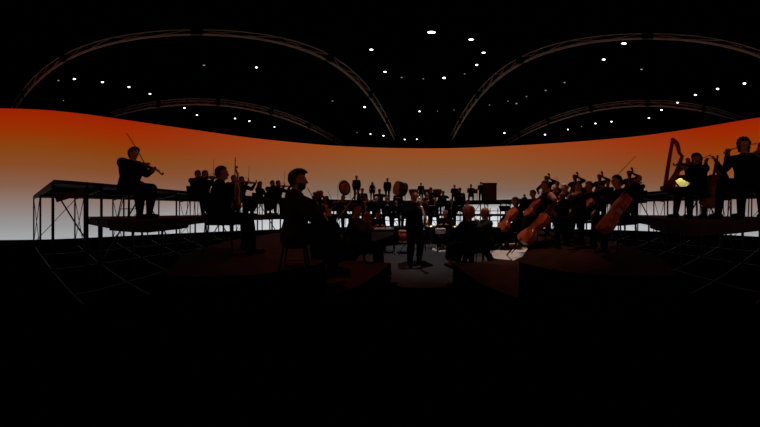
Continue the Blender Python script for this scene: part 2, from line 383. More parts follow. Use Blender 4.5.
lamps += [(256.5, 67.5, 1, 'lone white lamp under the left long truss'), (204, 65.3, -.9, 'dim lamp below the top of the left long truss'),
          (371.3, 49.7, 1, 'white lamp high between the two long trusses, the left one'), (385, 72, 1, 'white lamp beside the right end of the left truss'),
          (401.7, 77.5, -.7, 'dim lamp right of the left truss end'), (423.3, 79, -.6, 'dim lamp between two brighter ones over the soloist'),
          (431.5, 32.4, 1.5, 'largest and highest white ceiling lamp over the soloist'), (471.2, 39.6, 1.1, 'white lamp just right of the largest lamp'),
          (483.6, 52.8, 1, 'white lamp left of the right long truss, middle of three'), (476.7, 65, 1, 'white lamp left of the right long truss, lowest of three'),
          (444, 78, 1.15, 'bright lamp halfway up between the long trusses'), (464.7, 74, -.6, 'dim lamp touching the inner side of the right truss'),
          (419.6, 111.4, .9, 'white lamp low between the long trusses'), (437.5, 111.3, -.5, 'faint lamp low between the long trusses'),
          (454, 110, -.5, 'faint lamp beside the foot of the right long truss'), (364.5, 107, 1, 'white lamp inside the right end of the left truss arc'),
          (332.5, 101, -.7, 'dim lamp above the far left truss end'), (357, 132.5, -.6, 'faint lamp above the screen near the gong'),
          (58.5, 80.6, -.8, 'dim lamp beside the left foot of the left long truss'), (63.5, 100.6, -.5, 'faint lamp at the left above the red screen edge'),
          (603.8, 59.6, 1.1, 'bright lamp hanging below the top of the right long truss'), (624, 43.6, 1.2, 'brightest lamp right under the right long truss'),
          (641.5, 69.4, -.9, 'dim lamp alone inside the right truss arc'), (564.5, 82.6, -.8, 'dim lamp in the slanting faint row, topmost'),
          (545.6, 90.5, -.8, 'dim lamp in the slanting faint row, second from top'), (526.5, 96.6, -.7, 'dim lamp in the slanting faint row, third from top'),
          (516.5, 103.6, -1, 'dim lamp in the slanting faint row, the clearest low one'), (508, 101.4, -.6, 'dim lamp in the slanting faint row, fifth from top'),
          (489.5, 105, -.6, 'dim lamp in the slanting faint row, lowest'), (581.5, 126.6, -.6, 'faint lamp just above the screen right of centre')]
lamp_bank = None
for px, py, s, lab in lamps:
    el = (YC-py)/K; d = 8.2/math.tan(el); dim = s < 0; s = abs(s)
    slant = d/math.cos(el)
    t = thing('ceiling_lamp', lab, 'ceiling lamp', polar(px, d, CAMZ+8.2), group=LG)
    r = 0.052*s*(1.0 if el > 1.0 else slant/12.5*1.35)
    bm = bmesh.new(); lathe(bm, [(r*.5, 0.20), (r*1.15, 0.16), (r*1.25, 0.012), (r*1.05, 0.012)], 14); obj('housing', bm, 'black', t, True)
    bm = bmesh.new(); ellipsoid(bm, (0, 0, 0.008), (r, r, r*(.55 if el > 1.0 else .75)), None, 12, 8); obj('lens', bm, 'lampdim' if dim else 'lamp', t, True)
    bm = bmesh.new(); tube(bm, [(0, 0, .19), (0, 0, 10-CAMZ-8.2)], 0.008, 5); obj('rod', bm, 'black', t)

# ------------------------------------------------------------------ furniture
def make_chair():
    t = thing('orchestra_chair', '', 'chair')
    bm = bmesh.new(); box(bm, (0, 0.02, .445), (.44, .42, .05)); bmesh.ops.bevel(bm, geom=bm.edges[:], offset=.014, segments=2); obj('seat', bm, 'seatpad', t)
    bm = bmesh.new(); box(bm, (0, -.215, .74), (.40, .035, .26), Euler((math.radians(8), 0, 0)).to_matrix()); bmesh.ops.bevel(bm, geom=bm.edges[:], offset=.014, segments=2); obj('backrest', bm, 'seatpad', t)
    for sx in (-1, 1):
        bm = bmesh.new(); tube(bm, [(sx*.19, .20, 0), (sx*.185, .17, .425)], .011, 6); obj('leg', bm, 'black', t)
        bm = bmesh.new(); tube(bm, [(sx*.19, -.22, 0), (sx*.19, -.185, .42), (sx*.19, -.20, .64), (sx*.185, -.225, .84)], .011, 6); obj('leg', bm, 'black', t)
    return t
chair_proto = None
def chair(label, loc, rz, s=1.0):
    global chair_proto
    if chair_proto is None: chair_proto = make_chair(); t = chair_proto
    else: t = copy_tree(chair_proto)
    t.location = loc; t.rotation_euler = (0, 0, rz); t.scale = (s, s, s); t['label'] = label; t['category'] = 'chair'; t['group'] = 'black chairs under the players'
    return t
stool_proto = None
def stool(label, loc, rz, hgt):
    global stool_proto
    if stool_proto is None:
        t = stool_proto = thing('high_stool', '', 'stool')
        bm = bmesh.new(); lathe(bm, [(.15, 0.945), (.175, .96), (.175, .99), (.15, 1.0)], 20); obj('seat', bm, 'seatpad', t, True)
        for k in range(4):
            a = math.pi/4+k*math.pi/2
            bm = bmesh.new(); tube(bm, [(.21*math.cos(a), .21*math.sin(a), 0), (.11*math.cos(a), .11*math.sin(a), .95)], .012, 6); obj('leg', bm, 'black', t)
        bm = bmesh.new(); tube(bm, [(.185*math.cos(q*math.pi/6), .185*math.sin(q*math.pi/6), .32) for q in range(13)], .009, 5); obj('footring', bm, 'black', t)
    else: t = copy_tree(stool_proto)
    t.location = loc; t.rotation_euler = (0, 0, rz); t.scale = (1, 1, hgt); t['label'] = label; t['category'] = 'stool'; t['group'] = 'high stools of the bass players'
stand_proto = None
def music_stand(label, loc, rz, h=1.0, sheet=None):
    global stand_proto
    if stand_proto is None:
        t = stand_proto = thing('music_stand', '', 'music stand')
        bm = bmesh.new(); tube(bm, [(0, 0, .12), (0, 0, .92)], .011, 6); obj('pole', bm, 'black', t)
        bm = bmesh.new(); box(bm, (0, .02, 1.0), (.48, .012, .30), Euler((math.radians(-25), 0, 0)).to_matrix()); box(bm, (0, -.085, .868), (.48, .05, .01)); obj('desk', bm, 'black', t)
        for k in range(3):
            a = k*2*math.pi/3+.5
            bm = bmesh.new(); tube(bm, [(0, 0, .16), (.12*math.cos(a), .12*math.sin(a), .08), (.24*math.cos(a), .24*math.sin(a), .008)], .009, 5); obj('leg', bm, 'black', t)
    else: t = copy_tree(stand_proto)
    t.location = loc; t.rotation_euler = (0, 0, rz); t.scale = (1, 1, h); t['label'] = label; t['category'] = 'music stand'; t['group'] = 'black music stands in the orchestra'
    if sheet:
        bm = bmesh.new(); q = Euler((math.radians(-25), 0, 0)).to_matrix()
        box(bm, (-.108, -.002, 1.0*h), (.205, .004, .27), q); box(bm, (.108, -.002, 1.0*h), (.205, .004, .27), q)
        o = obj('sheet_music', bm, sheet[1]); o.location = loc; o.rotation_euler = (0, 0, rz); tag(o, sheet[0], 'sheet music')

# ------------------------------------------------------------------ instruments (built along +Z, strings towards +Y)
def outline(k=1.0, n=44, wide=(.104, .056, .084), L=.355):
    key = [(0, .02), (.03, .70), (.09, 1), (.20, .98), (.32, .80), (.40, .58), (.47, .54), (.55, .58), (.62, .72), (.70, .86), (.80, .86), (.90, .72), (.97, .40), (1, .14)]
    key = [(a, b*wide[0]) for a, b in key]
    out = []
    for i in range(n+1):
        t = i/n
        for (a, wa), (b, wb) in zip(key, key[1:]):
            if a <= t <= b: f = (t-a)/(b-a); f = f*f*(3-2*f) if a > .05 and b < .95 else f; out.append((wa+(wb-wa)*f, t*L)); break
    return [(x, z) for x, z in out]+[(-x, z) for x, z in out[::-1]]
def fiddle(name, wood, pin=0.0, deep=.032):
    t = thing(name, '', name)
    ol = outline(); bm = bmesh.new()
    for (y0, y1, s) in ((-deep/2, deep/2, 1.0),):
        lay = []
        for y, sc_ in ((-deep/2-.009, .55), (-deep/2-.002, .93), (-deep/2, 1), (deep/2, 1), (deep/2+.002, .93), (deep/2+.010, .55)):
            lay.append([bm.verts.new((x*sc_, y, .177+(z-.177)*(sc_ if sc_ > .6 else .7))) for x, z in ol])
        n = len(ol)
        for a, b in zip(lay, lay[1:]):
            for i in range(n):
                bm.faces.new((a[i], a[(i+1) % n], b[(i+1) % n], b[i]))
        bm.faces.new(lay[0][::-1]); bm.faces.new(lay[-1])
    bmesh.ops.remove_doubles(bm, verts=bm.verts[:], dist=1e-5)
    bmesh.ops.recalc_face_normals(bm, faces=bm.faces[:])
    o = obj('body', bm, wood, t, True)
    o.data.set_sharp_from_angle(angle=math.radians(38))
    bm = bmesh.new(); tube(bm, [(0, .006, .34), (0, .006, .49)], [.013, .010], 8); obj('neck', bm, wood, t)
    bm = bmesh.new(); box(bm, (0, .026, .37), (.026, .008, .26)); obj('fingerboard', bm, 'ebony', t)
    bm = bmesh.new()
    pts = [(0, .008, .48), (0, -.004, .53), (0, -.016, .565), (0, -.008, .59), (0, .008, .592), (0, .014, .577), (0, .002, .57)]
    tube(bm, pts, [.012, .012, .011, .012, .012, .012, .009], 8)
    for s, z in ((-1, .505), (1, .52), (-1, .535), (1, .55)): tube(bm, [(0, -.004, z), (s*.034, -.006, z)], .0035, 5)
    obj('scroll', bm, wood, t)
    bm = bmesh.new(); box(bm, (0, .034, .15), (.042, .006, .030)); obj('bridge', bm, 'wood', t)
    bm = bmesh.new(); box(bm, (0, .028, .055), (.026, .008, .10)); obj('tailpiece', bm, 'ebony', t)
    bm = bmesh.new()
    for i in range(4): tube(bm, [((i-1.5)*.007, .034, .09), ((i-1.5)*.008, .051, .15), ((i-1.5)*.004, .03, .49)], .0007, 3)
    obj('strings', bm, 'silver', t)
    if pin: bm = bmesh.new(); tube(bm, [(0, 0, .02), (0, 0, -pin)], .004, 6); obj('endpin', bm, 'black', t)
    return t
def make_bow():
    t = thing('bow', '', 'bow')
    bm = bmesh.new(); tube(bm, [(0, 0, 0), (0, -.006, .37), (0, 0, .72), (0, .016, .735)], [.0055, .005, .004, .006], 6); obj('stick', bm, 'darkwood', t)
    bm = bmesh.new(); box(bm, (0, .012, .374), (.009, .002, .70)); obj('hair', bm, 'hairbow', t)
    bm = bmesh.new(); box(bm, (0, .007, .04), (.011, .018, .05)); obj('frog', bm, 'ebony', t)
    return t
def make_pipe(name, segs, m, bell=None, keys='silver', crook=None):
    t = thing(name, '', name)
    bm = bmesh.new(); tube(bm, [(0, 0, z) for z, r in segs], [r for z, r in segs], 12); obj('tube', bm, m, t, True)
    if bell: bm = bmesh.new(); tube(bm, [(0, 0, z) for z, r in bell], [r for z, r in bell], 14); obj('bell', bm, m, t, True)
    bm = bmesh.new(); z0, z1 = segs[0][0], segs[-1][0]; r = max(q for _, q in segs)
    for i in range(9):
        z = z0+(z1-z0)*(.12+.78*i/8); ellipsoid(bm, (.006*(i % 3-1), r+.004, z), (.008, .004, .008), None, 8, 5)
    tube(bm, [(r*.8, r*.8, z0+(z1-z0)*.1), (r*.8, r*.8, z0+(z1-z0)*.9)], .0022, 5)
    obj('keywork', bm, keys, t)
    if crook: bm = bmesh.new(); tube(bm, crook, .005, 6); obj('mouthpiece', bm, 'black', t)
    return t
def make_trumpet():
    t = thing('trumpet', '', 'trumpet')
    bm = bmesh.new()
    tube(bm, [(0, 0, 0), (0, 0, .33), (0, -.03, .37), (0, -.07, .37), (0, -.10, .33), (0, -.10, .12), (0, -.07, .08), (0, -.045, .10), (0, -.045, .30)], .0065, 8); obj('tubing', bm, 'brass', t, True)
    bm = bmesh.new(); tube(bm, [(0, -.045, .30), (0, -.045, .40), (0, -.045, .45), (0, -.045, .48)], [.007, .013, .028, .058], 16, False); obj('bell', bm, 'brass', t, True)
    bm = bmesh.new()
    for i in range(3): tube(bm, [(0, -.10, .16+i*.03), (0, .04, .16+i*.03)], .011, 8)
    obj('valves', bm, 'brass', t); bm = bmesh.new(); tube(bm, [(0, 0, -.07), (0, 0, 0)], [.012, .006], 8); obj('mouthpiece', bm, 'silver', t)
    return t
PROTO = {}
MAKERS = {'violin': lambda: fiddle('violin', 'darkwood'), 'viola': lambda: fiddle('viola', 'wood'), 'cello': lambda: fiddle('cello', 'cellowood', .13, .052),
          'double_bass': lambda: fiddle('double_bass', 'darkwood', .05, .055), 'bow': make_bow,
          'clarinet': lambda: make_pipe('clarinet', [(.02, .017), (.55, .013)], 'ebony', [(-.06, .038), (-.04, .026), (.02, .017)], 'silver', [(0, 0, .55), (0, 0, .66)]),
          'oboe': lambda: make_pipe('oboe', [(.02, .014), (.52, .009)], 'ebony', [(-.04, .024), (.02, .014)], 'silver', [(0, 0, .52), (0, 0, .60)]),
          'flute': lambda: make_pipe('flute', [(0, .010), (.66, .010)], 'silver'),
          'soprano_saxophone': lambda: make_pipe('soprano_saxophone', [(.04, .026), (.56, .011)], 'brass', [(-.05, .052), (-.02, .036), (.04, .026)], 'silver', [(0, 0, .56), (0, 0, .66)]),
          'bassoon': lambda: make_pipe('bassoon', [(0, .034), (.55, .032), (1.0, .022), (1.34, .028)], 'wood', None, 'silver', [(0, .03, .85), (0, .10, .98), (0, .22, 1.0)]),
          'trumpet': make_trumpet}
def instrument(kind, label, origin, zdir, front, Mw, k=1.0, group=None):
    if kind not in PROTO: PROTO[kind] = MAKERS[kind](); t = PROTO[kind]
    else: t = copy_tree(PROTO[kind])
    t['label'] = label; t['category'] = kind.replace('_', ' ')
    if group: t['group'] = group
    elif 'group' in t: del t['group']
    B = basis(zdir, front).to_4x4()
    mw = Mw @ Matrix.Translation(Vector(origin)) @ B
    loc, q, s = mw.decompose(); t.location = loc; t.rotation_euler = q.to_euler(); t.scale = (k, k, k)
    return t

# ------------------------------------------------------------------ people
def ik(S, T, a, b, pole):
    S = Vector(S); T = Vector(T); d = T-S; L = d.length
    if L > (a+b)*.995: T = S+d.normalized()*(a+b)*.995; d = T-S; L = d.length
    u = d.normalized(); x = (a*a-b*b+L*L)/(2*L); h = math.sqrt(max(a*a-x*x, 0))
    p = Vector(pole); p = p-u*p.dot(u); p.normalize()
    return S+u*x+p*h, T
def seg_dist(p, a, b):
    ab = b-a; t = max(0, min(1, (p-a).dot(ab)/max(ab.length_squared, 1e-9))); return (p-(a+ab*t)).length
def fingers(bm, W, u, n, side, s=1.0, curl=1.0):
    u = u.normalized(); n = (n-u*n.dot(u)).normalized(); sd = u.cross(n).normalized()*side
    for k, (off, L) in enumerate(((-.031, .072), (-.010, .080), (.011, .076), (.031, .060))):
        p = W+u*.082*s+sd*off*s; pts = [p-u*.02*s, p]; ang = 0
        for j, (da, fl) in enumerate(((28, .42), (42, .33), (34, .25))):
            ang += math.radians(da*curl); p = p+(u*math.cos(ang)+n*math.sin(ang))*L*fl*s; pts.append(p.copy())
        tube(bm, pts, [.0095*s, .0095*s, .0085*s, .008*s, .006*s], 6)
    p = W+u*.025*s+sd*(-.03)*s; q = p+(u*.6-sd*.7+n*.3).normalized()*.038*s; r = q+(u*.8+n*.6-sd*.1).normalized()*.032*s
    tube(bm, [p, q, r], [.013*s, .011*s, .008*s], 6)
POSES = {
 # hip: hip height. wr / wl: wrists (right is +x). nr / nl: palm normals; lean of the spine in degrees; head turn (yaw left +), nod
 'violin': dict(hip=.555, lean=4, wr=(.05, .34, 1.10), wl=(-.30, .44, 1.02), pr=(.7, -.1, -.6), pl=(-.3, .1, -1), yaw=28, nod=10, nr=(0, -.2, -1), nl=(.6, -.4, .6)),
 'violin_far': dict(hip=.555, lean=2, wr=(.16, .36, 1.02), wl=(-.24, .46, 1.04), pr=(.8, -.1, -.5), pl=(-.3, .1, -1), yaw=30, nod=8, nr=(0, -.2, -1), nl=(.6, -.4, .6)),
 'rest': dict(hip=.555, lean=2, wr=(.12, .30, .80), wl=(-.06, .33, .80), pr=(.9, -.4, -.5), pl=(-.9, -.4, -.5), yaw=0, nod=3, nr=(-.6, .2, -.3), nl=(.6, .2, -.3)),
 'clarinet': dict(hip=.555, lean=3, wr=(.06, .29, .86), wl=(-.06, .24, 1.02), pr=(1, -.2, -.5), pl=(-1, -.2, -.5), yaw=0, nod=6, nr=(-1, .1, 0), nl=(1, .1, 0)),
 'cello': dict(hip=.555, lean=6, wr=(.27, .40, .66), wl=(-.17, .16, 1.08), pr=(.9, 0, -.2), pl=(-1, .3, -.3), yaw=-8, nod=12, nr=(-.3, 0, -1), nl=(.8, 0, .2)),
 'lap': dict(hip=.555, lean=0, wr=(.10, .32, .63), wl=(-.10, .32, .63), pr=(1, -.5, -.2), pl=(-1, -.5, -.2), yaw=0, nod=0, nr=(0, 0, -1), nl=(0, 0, -1)),
 'flute': dict(hip=.555, lean=2, wr=(.36, .14, 1.10), wl=(.10, .20, 1.10), pr=(.6, 0, -1), pl=(-.5, .4, -1), yaw=20, nod=4, nr=(0, .2, 1), nl=(0, -1, .3)),
 'drum': dict(hip=.56, lean=8, wr=(.12, .36, .84), wl=(-.12, .36, .84), pr=(.5, -.6, -.8), pl=(-.5, -.6, -.8), yaw=0, nod=16, nr=(0, 0, -1), nl=(0, 0, -1)),
 'bass': dict(hip=.78, lean=4, wr=(.22, .30, .88), wl=(-.24, .12, 1.36), pr=(1, -.2, 0), pl=(-1, .1, -.4), yaw=4, nod=12, nr=(-.5, 0, -1), nl=(.6, .1, .3)),
 'stand': dict(hip=.93, lean=0, wr=(.20, .10, .86), wl=(-.20, .10, .86), pr=(.6, -1, 0), pl=(-.6, -1, 0), yaw=0, nod=0, nr=(-.3, -1, 0), nl=(.3, -1, 0)),
 'stand_play': dict(hip=.93, lean=-2, wr=(.05, .29, 1.24), wl=(-.05, .24, 1.38), pr=(1, -.2, -.6), pl=(-1, -.2, -.6), yaw=0, nod=-2, nr=(-1, .1, 0), nl=(1, .1, 0)),
 'stand_drum': dict(hip=.93, lean=5, wr=(.15, .34, 1.08), wl=(-.15, .34, 1.08), pr=(.4, -.6, -.9), pl=(-.4, -.6, -.9), yaw=0, nod=14, nr=(0, 0, -1), nl=(0, 0, -1)),
}
def make_person(label, loc, rz, pose, s=1.0, hair='short', hcol='hair', skin='skin', shirt='cloth', female=False, vox=.019, over=None, group=None, beard=False, bulk=1.1, sleeveless=False):
    bulk *= .88 if pose == 'stand' else 1.0
    P = dict(POSES[pose]); P.update(over or {})
    hip = P['hip']; standing = hip > .85; perch = .7 < hip < .85
    le = math.radians(P['lean']); sp = Vector((0, math.sin(le), math.cos(le)))
    H = Vector((0, 0, hip)); ch = H+sp*.30; nb = H+sp*.475; 
    sw = .150 if female else .180; fl = .9 if female else 1.0
    back = Vector((0, 1, 0)); back = (back-sp*back.dot(sp)).normalized()
    yaw, nod = math.radians(P['yaw']), math.radians(P['nod'])
    HR = (Matrix.Rotation(yaw, 3, 'Z') @ Matrix.Rotation(-nod, 3, 'X'))
    hc = nb+Vector((0, .005, .06))+HR @ Vector((0, .018, .115))
    bm = bmesh.new()
    X = Vector((1, 0, 0))
    # torso loft
    rings = []
    for t, wx, dy, off in ((-.10, .155, .11, 0), (-.03, .172, .125, 0), (.08, .158, .115, 0), (.18, .138 if female else .150, .10, .005), (.28, .158 if female else .172, .118, .01),
                           (.37, .165 if female else .185, .112, .005), (.43, .150 if female else .170, .085, 0), (.47, .085, .06, 0), (.50, .05, .05, 0)):
        c = H+sp*t+back*off
        rings.append([bm.verts.new(c+X*wx*fl*bulk*math.cos(k*math.pi/8)+back*dy*bulk*math.sin(k*math.pi/8)) for k in range(16)])
    for a, b in zip(rings, rings[1:]):
        for k in range(16): bm.faces.new((a[k], a[(k+1) % 16], b[(k+1) % 16], b[k]))
    bm.faces.new(rings[0][::-1]); bm.faces.new(rings[-1])
    capsule(bm, nb-sp*.03, .060*fl*(.5+.5*bulk), hc-Vector((0, .015, .05)), .055*fl*(.6+.4*bulk))
    bones = []          # (kind, a, b)
    bones.append(('torso', H-sp*.05, nb-sp*.03))
    arms = {}
    for sd, wk, pk in ((1, 'wr', 'pr'), (-1, 'wl', 'pl')):
        S = H+sp*.425+X*sd*sw*(.5+.5*bulk)
        E, W = ik(S, P[wk], .285, .25, P[pk])
        capsule(bm, S, .064*fl*bulk, E, .048*fl*bulk); capsule(bm, E, .046*fl*bulk, W, .031*fl)
        capsule(bm, S, .062*fl*bulk, nb-sp*.055+X*sd*.03, .062*fl*bulk)
        u = (W-E).normalized(); n = Vector(P['nr' if sd > 0 else 'nl']); n = (n-u*n.dot(u))
        n = n.normalized() if n.length > 1e-3 else frame_of(u)[1]
        sdv = u.cross(n)
        for o_ in (-.022, .022): capsule(bm, W+u*.015+sdv*o_*.5, .021, W+u*.078+sdv*o_, .020, 8)
        bones += [('arm', S, E), ('arm', E, W-u*.01), ('hand', W+u*.03, W+u*.09)]
        arms[sd] = (W, u, n)
    for sd in (1, -1):
        hp = H+X*sd*.088-Vector((0, 0, .01))
        if standing: A = Vector(P.get('ar' if sd > 0 else 'al', (sd*.11, .0, .085)))
        elif perch: A = Vector((sd*.16, .26 if sd > 0 else .06, .085))
        else: A = Vector(P.get('ar' if sd > 0 else 'al', (sd*.15, .44+(.04 if sd > 0 else -.03), .085)))
        Kn, A = ik(hp, A, .43, .415, (sd*.12, 1, .25 if not standing else 0))
        capsule(bm, hp, .086*fl*bulk, Kn, .063*fl*bulk); capsule(bm, Kn, .061*fl*bulk, Kn+(A-Kn)*.35, .062*fl*bulk); capsule(bm, Kn+(A-Kn)*.35, .061*fl*bulk, A, .047)
        fd = Vector((sd*.18, 1, 0)).normalized()
        capsule(bm, A+Vector((0, 0, -.045))-fd*.045, .037, A+Vector((0, 0, -.052))+fd*.15, .031, 8)
        bones += [('leg', hp, Kn), ('leg', Kn, A+Vector((0, 0, .03))), ('foot', A+Vector((0, 0, -.045))-fd*.05, A+Vector((0, 0, -.05))+fd*.17)]
        P['kn%d' % sd] = Kn
    # head
    def hv(v): return hc+HR @ Vector(v)
    ellipsoid(bm, hv((0, -.012, .022)), (.074, .093, .088), HR)
    ellipsoid(bm, hv((0, .014, -.035)), (.060, .072, .075), HR)
    ellipsoid(bm, hv((0, .050, -.085)), (.030, .030, .024), HR)
    capsule(bm, hv((0, .085, .008)), .010, hv((0, .100, -.028)), .016, 8)
    ellipsoid(bm, hv((0, .078, .022)), (.052, .014, .012), HR)
    ellipsoid(bm, hv((0, .079, -.060)), (.024, .012, .009), HR)
    for sd in (-1, 1): ellipsoid(bm, hv((sd*.077, -.002, -.012)), (.010, .020, .032), HR)
    if vox >= .019:
        pass
    bones.append(('head', nb+Vector((0, 0, .02)), hc))
    me = bpy.data.meshes.new('tmp'); bm.to_mesh(me); bm.free()
    tmp = bpy.data.objects.new('tmp', me); COL.objects.link(tmp)
    md = tmp.modifiers.new('r', 'REMESH'); md.mode = 'VOXEL'; md.voxel_size = vox
    ms = tmp.modifiers.new('s', 'SMOOTH'); ms.factor = .5; ms.iterations = 2
    dg = bpy.context.evaluated_depsgraph_get()
    body = bpy.data.meshes.new_from_object(tmp.evaluated_get(dg))
    bpy.data.objects.remove(tmp); bpy.data.meshes.remove(me)
    bm = bmesh.new(); bm.from_mesh(body)
    # classify vertices
    kinds = {}
    for v in bm.verts:
        best = min(((seg_dist(v.co, a, b)/{'torso': 2.2, 'arm': 1.0, 'hand': .95, 'leg': 1.35, 'foot': 1.0, 'head': 1.7}[k], k) for k, a, b in bones))
        kinds[v.index] = best[1]
    bm.verts.ensure_lookup_table(); bm.normal_update()
    def shell(test, off, name, m, parent, extra=None, loose=()):
        out = bmesh.new(); mp = {}
        for f in bm.faces:
            if (any(test(v) for v in f.verts) and all(kinds[v.index] in loose or test(v) for v in f.verts)) if loose else all(test(v) for v in f.verts):
                vv = []
                for v in f.verts:
                    if v.index not in mp: mp[v.index] = out.verts.new(v.co+v.normal*(off(v) if callable(off) else off))
                    vv.append(mp[v.index])
                out.faces.new(vv)
        if extra: extra(out)
        return obj(name, out, m, parent, True)
    tl = HR.transposed()
    def loc_h(v): return tl @ (v.co-hc)
    root = None
    # body mesh first (root)
    bb = bm.copy()
    for sd in (1, -1):
        W, u, n = arms[sd]; fingers(bb, W, u, n, sd, 1.0, P.get('curl', 1.0))
    me = bpy.data.meshes.new('person'); bb.to_mesh(me); bb.free()
    root = obj('person', me, skin, None, True); root['label'] = label; root['category'] = 'person'
    if group: root['group'] = group
    if vox < .013:
        for sd in (-1, 1):
            e = bmesh.new(); ellipsoid(e, hv((sd*.030, .076, .004)), (.012, .010, .008), HR, 10, 6); obj('eye', e, 'eye', root, True)
    shell(lambda v: kinds[v.index] == 'torso' or (kinds[v.index] == 'arm' and not sleeveless), .011, 'shirt' if shirt == 'shirt' else 'jacket', shirt, root, None, ('torso', 'arm', 'leg') if not sleeveless else ('torso', 'leg'))
    if female and not standing:
        def sk(out):
            k1, k2 = P['kn1'], P['kn-1']; m_ = (k1+k2)/2
            rr = []
            for c, wx, dy in ((H+Vector((0, .02, -.02)), .20, .15), (H*.5+m_*.5+Vector((0, 0, -.02)), .23, .12), (m_+Vector((0, .03, -.04)), .23, .12), (m_+Vector((0, .06, -.30)), .22, .11)):
                rr.append([out.verts.new(c+X*wx*math.cos(k*math.pi/8)+Vector((0, dy*math.sin(k*math.pi/8), dy*.6*math.sin(k*math.pi/8)))) for k in range(16)])
            for a, b in zip(rr, rr[1:]):
                for k in range(16): out.faces.new((a[k], a[(k+1) % 16], b[(k+1) % 16], b[k]))
        shell(lambda v: kinds[v.index] == 'leg' and v.co.z > .2, .008, 'skirt', 'cloth', root, sk, ('leg', 'torso'))
    else:
        shell(lambda v: kinds[v.index] == 'leg', .009, 'trousers', 'cloth', root, None, ('leg', 'torso', 'foot'))
    for sd in (1, -1): shell(lambda v: kinds[v.index] == 'foot' and v.co.x*sd > 0, .006, 'shoe', 'shoe', root)
    def is_hair(v):
        if kinds[v.index] != 'head': return False
        q = loc_h(v)
        if q.y > .045: return q.z > .066
        if q.y > .012: return q.z > .045
        if q.y > -.022: return q.z > .012
        return q.z > (-.12 if hair in ('long', 'curly', 'bob') else -.085)
    vol = {'short': .016, 'quiff': .024, 'long': .018, 'bob': .026, 'curly': .044, 'bald': .0, 'bun': .012}[hair]
    def offh(v):
        q = loc_h(v)
        o_ = vol
        if hair == 'quiff' and q.z > .05: o_ += .022*max(0, min(1, (q.y+.06)/.12))+.006
        if hair == 'curly': o_ += .012*math.sin(q.x*130)*math.sin(q.y*120)*math.sin(q.z*125)
        return o_
    def ex(out):
        if hair == 'long':
            pts = [hv((0, -.085, .02)), hv((0, -.10, -.06)), nb+Vector((0, -.105, -.03)), nb+Vector((0, -.13, -.16)), nb+Vector((0, -.125, -.25))]
            tube(out, pts, [.05, .072, .075, .062, .02], 10)
            for sd in (-1, 1): tube(out, [hv((sd*.07, -.01, .03)), hv((sd*.078, -.015, -.06)), nb+Vector((sd*.085, -.02, -.03)), nb+Vector((sd*.09, .03, -.12))], [.02, .028, .028, .012], 8)
        if hair == 'bun': ellipsoid(out, hv((0, -.115, .045)), (.038, .036, .038))
        if hair in ('curly', 'bob'):
            R = random.Random(5)
            for i in range(26 if hair == 'curly' else 10):
                a = R.uniform(0, 2*math.pi); z = R.uniform(-.09, .10)
                if math.sin(a) > .35 and z < .06: continue
                ellipsoid(out, hv((.082*math.cos(a)*math.sqrt(max(.1, 1-(z/.14)**2)), -.015+.10*math.sin(a), z)), (.034, .034, .034), None, 8, 6)
    if hair != 'bald': shell(is_hair, offh, 'hair', hcol, root, ex)
    if beard: shell(lambda v: kinds[v.index] == 'head' and loc_h(v).z < -.045 and loc_h(v).z > -.125 and loc_h(v).y > .0 and not (abs(loc_h(v).x) < .02 and -.072 < loc_h(v).z < -.05), .007, 'beard', hcol, root)
    bm.free(); bpy.data.meshes.remove(body)
    root.location = loc; root.rotation_euler = (0, 0, rz); root.scale = (s, s, s)
    return root

HT = {'violin': 1.305, 'violin_far': 1.31, 'rest': 1.315, 'clarinet': 1.31, 'cello': 1.30, 'lap': 1.315, 'flute': 1.31, 'drum': 1.30, 'bass': 1.53, 'stand': 1.69, 'stand_play': 1.69, 'stand_drum': 1.67}
TIER = {'F': 0.0, 'A': ZA, 'B': ZB, 'D': ZD, 'U': ZU}
POSLOG = []
def W3(px, py, d):
    return polar(px, d, CAMZ+d*math.tan((YC-py)/K))
def instrument_at(kind, label, a, b, front, k=1.0, group=None):
    a = W3(*a) if len(a) == 3 and a[0] > 30 else Vector(a); b = W3(*b) if b[0] > 30 else Vector(b)
    instrument(kind, label, a, b-a, front, Matrix.Identity(4), k, group)
def place(px, py, tier, pose, d=None, turn=0, s=None, seat=None, face=(0, 3.2), ray=None, **kw):
    """stand or seat one player so the top of the head meets the photo's; returns (world matrix, rz, loc, s)"""
    z = TIER[tier]; t = math.tan((YC-py)/K)
    want = s or 1.0
    if d is None: d = (z+HT[pose]*want-CAMZ)/t
    if s is None: s = (CAMZ+d*t-z)/HT[pose]
    loc = polar(px, d, z)
    f = Vector((face[0]-loc.x, face[1]-loc.y)); rz = math.atan2(-f.x, f.y)+math.radians(turn)
    r = (loc-Vector((0, 2.9, z))).length
    POSLOG.append((px, py, tier, pose, round(d, 2), round(s, 2), round(r, 2)))
    s = max(.85, min(1.14, s))
    Mi = (Matrix.Translation(loc) @ Matrix.Rotation(rz, 4, 'Z') @ Matrix.Scale(s, 4)).inverted()
    if ray:
        ov = dict(kw.get('over') or {})
        for k_, v_ in ray.items(): ov[k_] = Mi @ W3(*v_)
        kw['over'] = ov
    make_person(kw.pop('label'), loc, rz, pose, s, **kw)
    if pose == 'bass': stool('high black stool under %s' % seat, loc-Vector((-math.sin(rz), math.cos(rz), 0))*.03, rz, .67*s)
    elif not pose.startswith('stand') and seat and seat.startswith('#'): stool('low stool under %s' % seat[1:], loc, rz, .49*s)
    elif not pose.startswith('stand') and seat: chair('black chair under %s' % seat, loc, rz, s*(kw.get('over') or {}).get('hip', .555)/.555)
    Mw = Matrix.Translation(loc) @ Matrix.Rotation(rz, 4, 'Z') @ Matrix.Scale(s, 4)
    return Mw, rz, loc, s
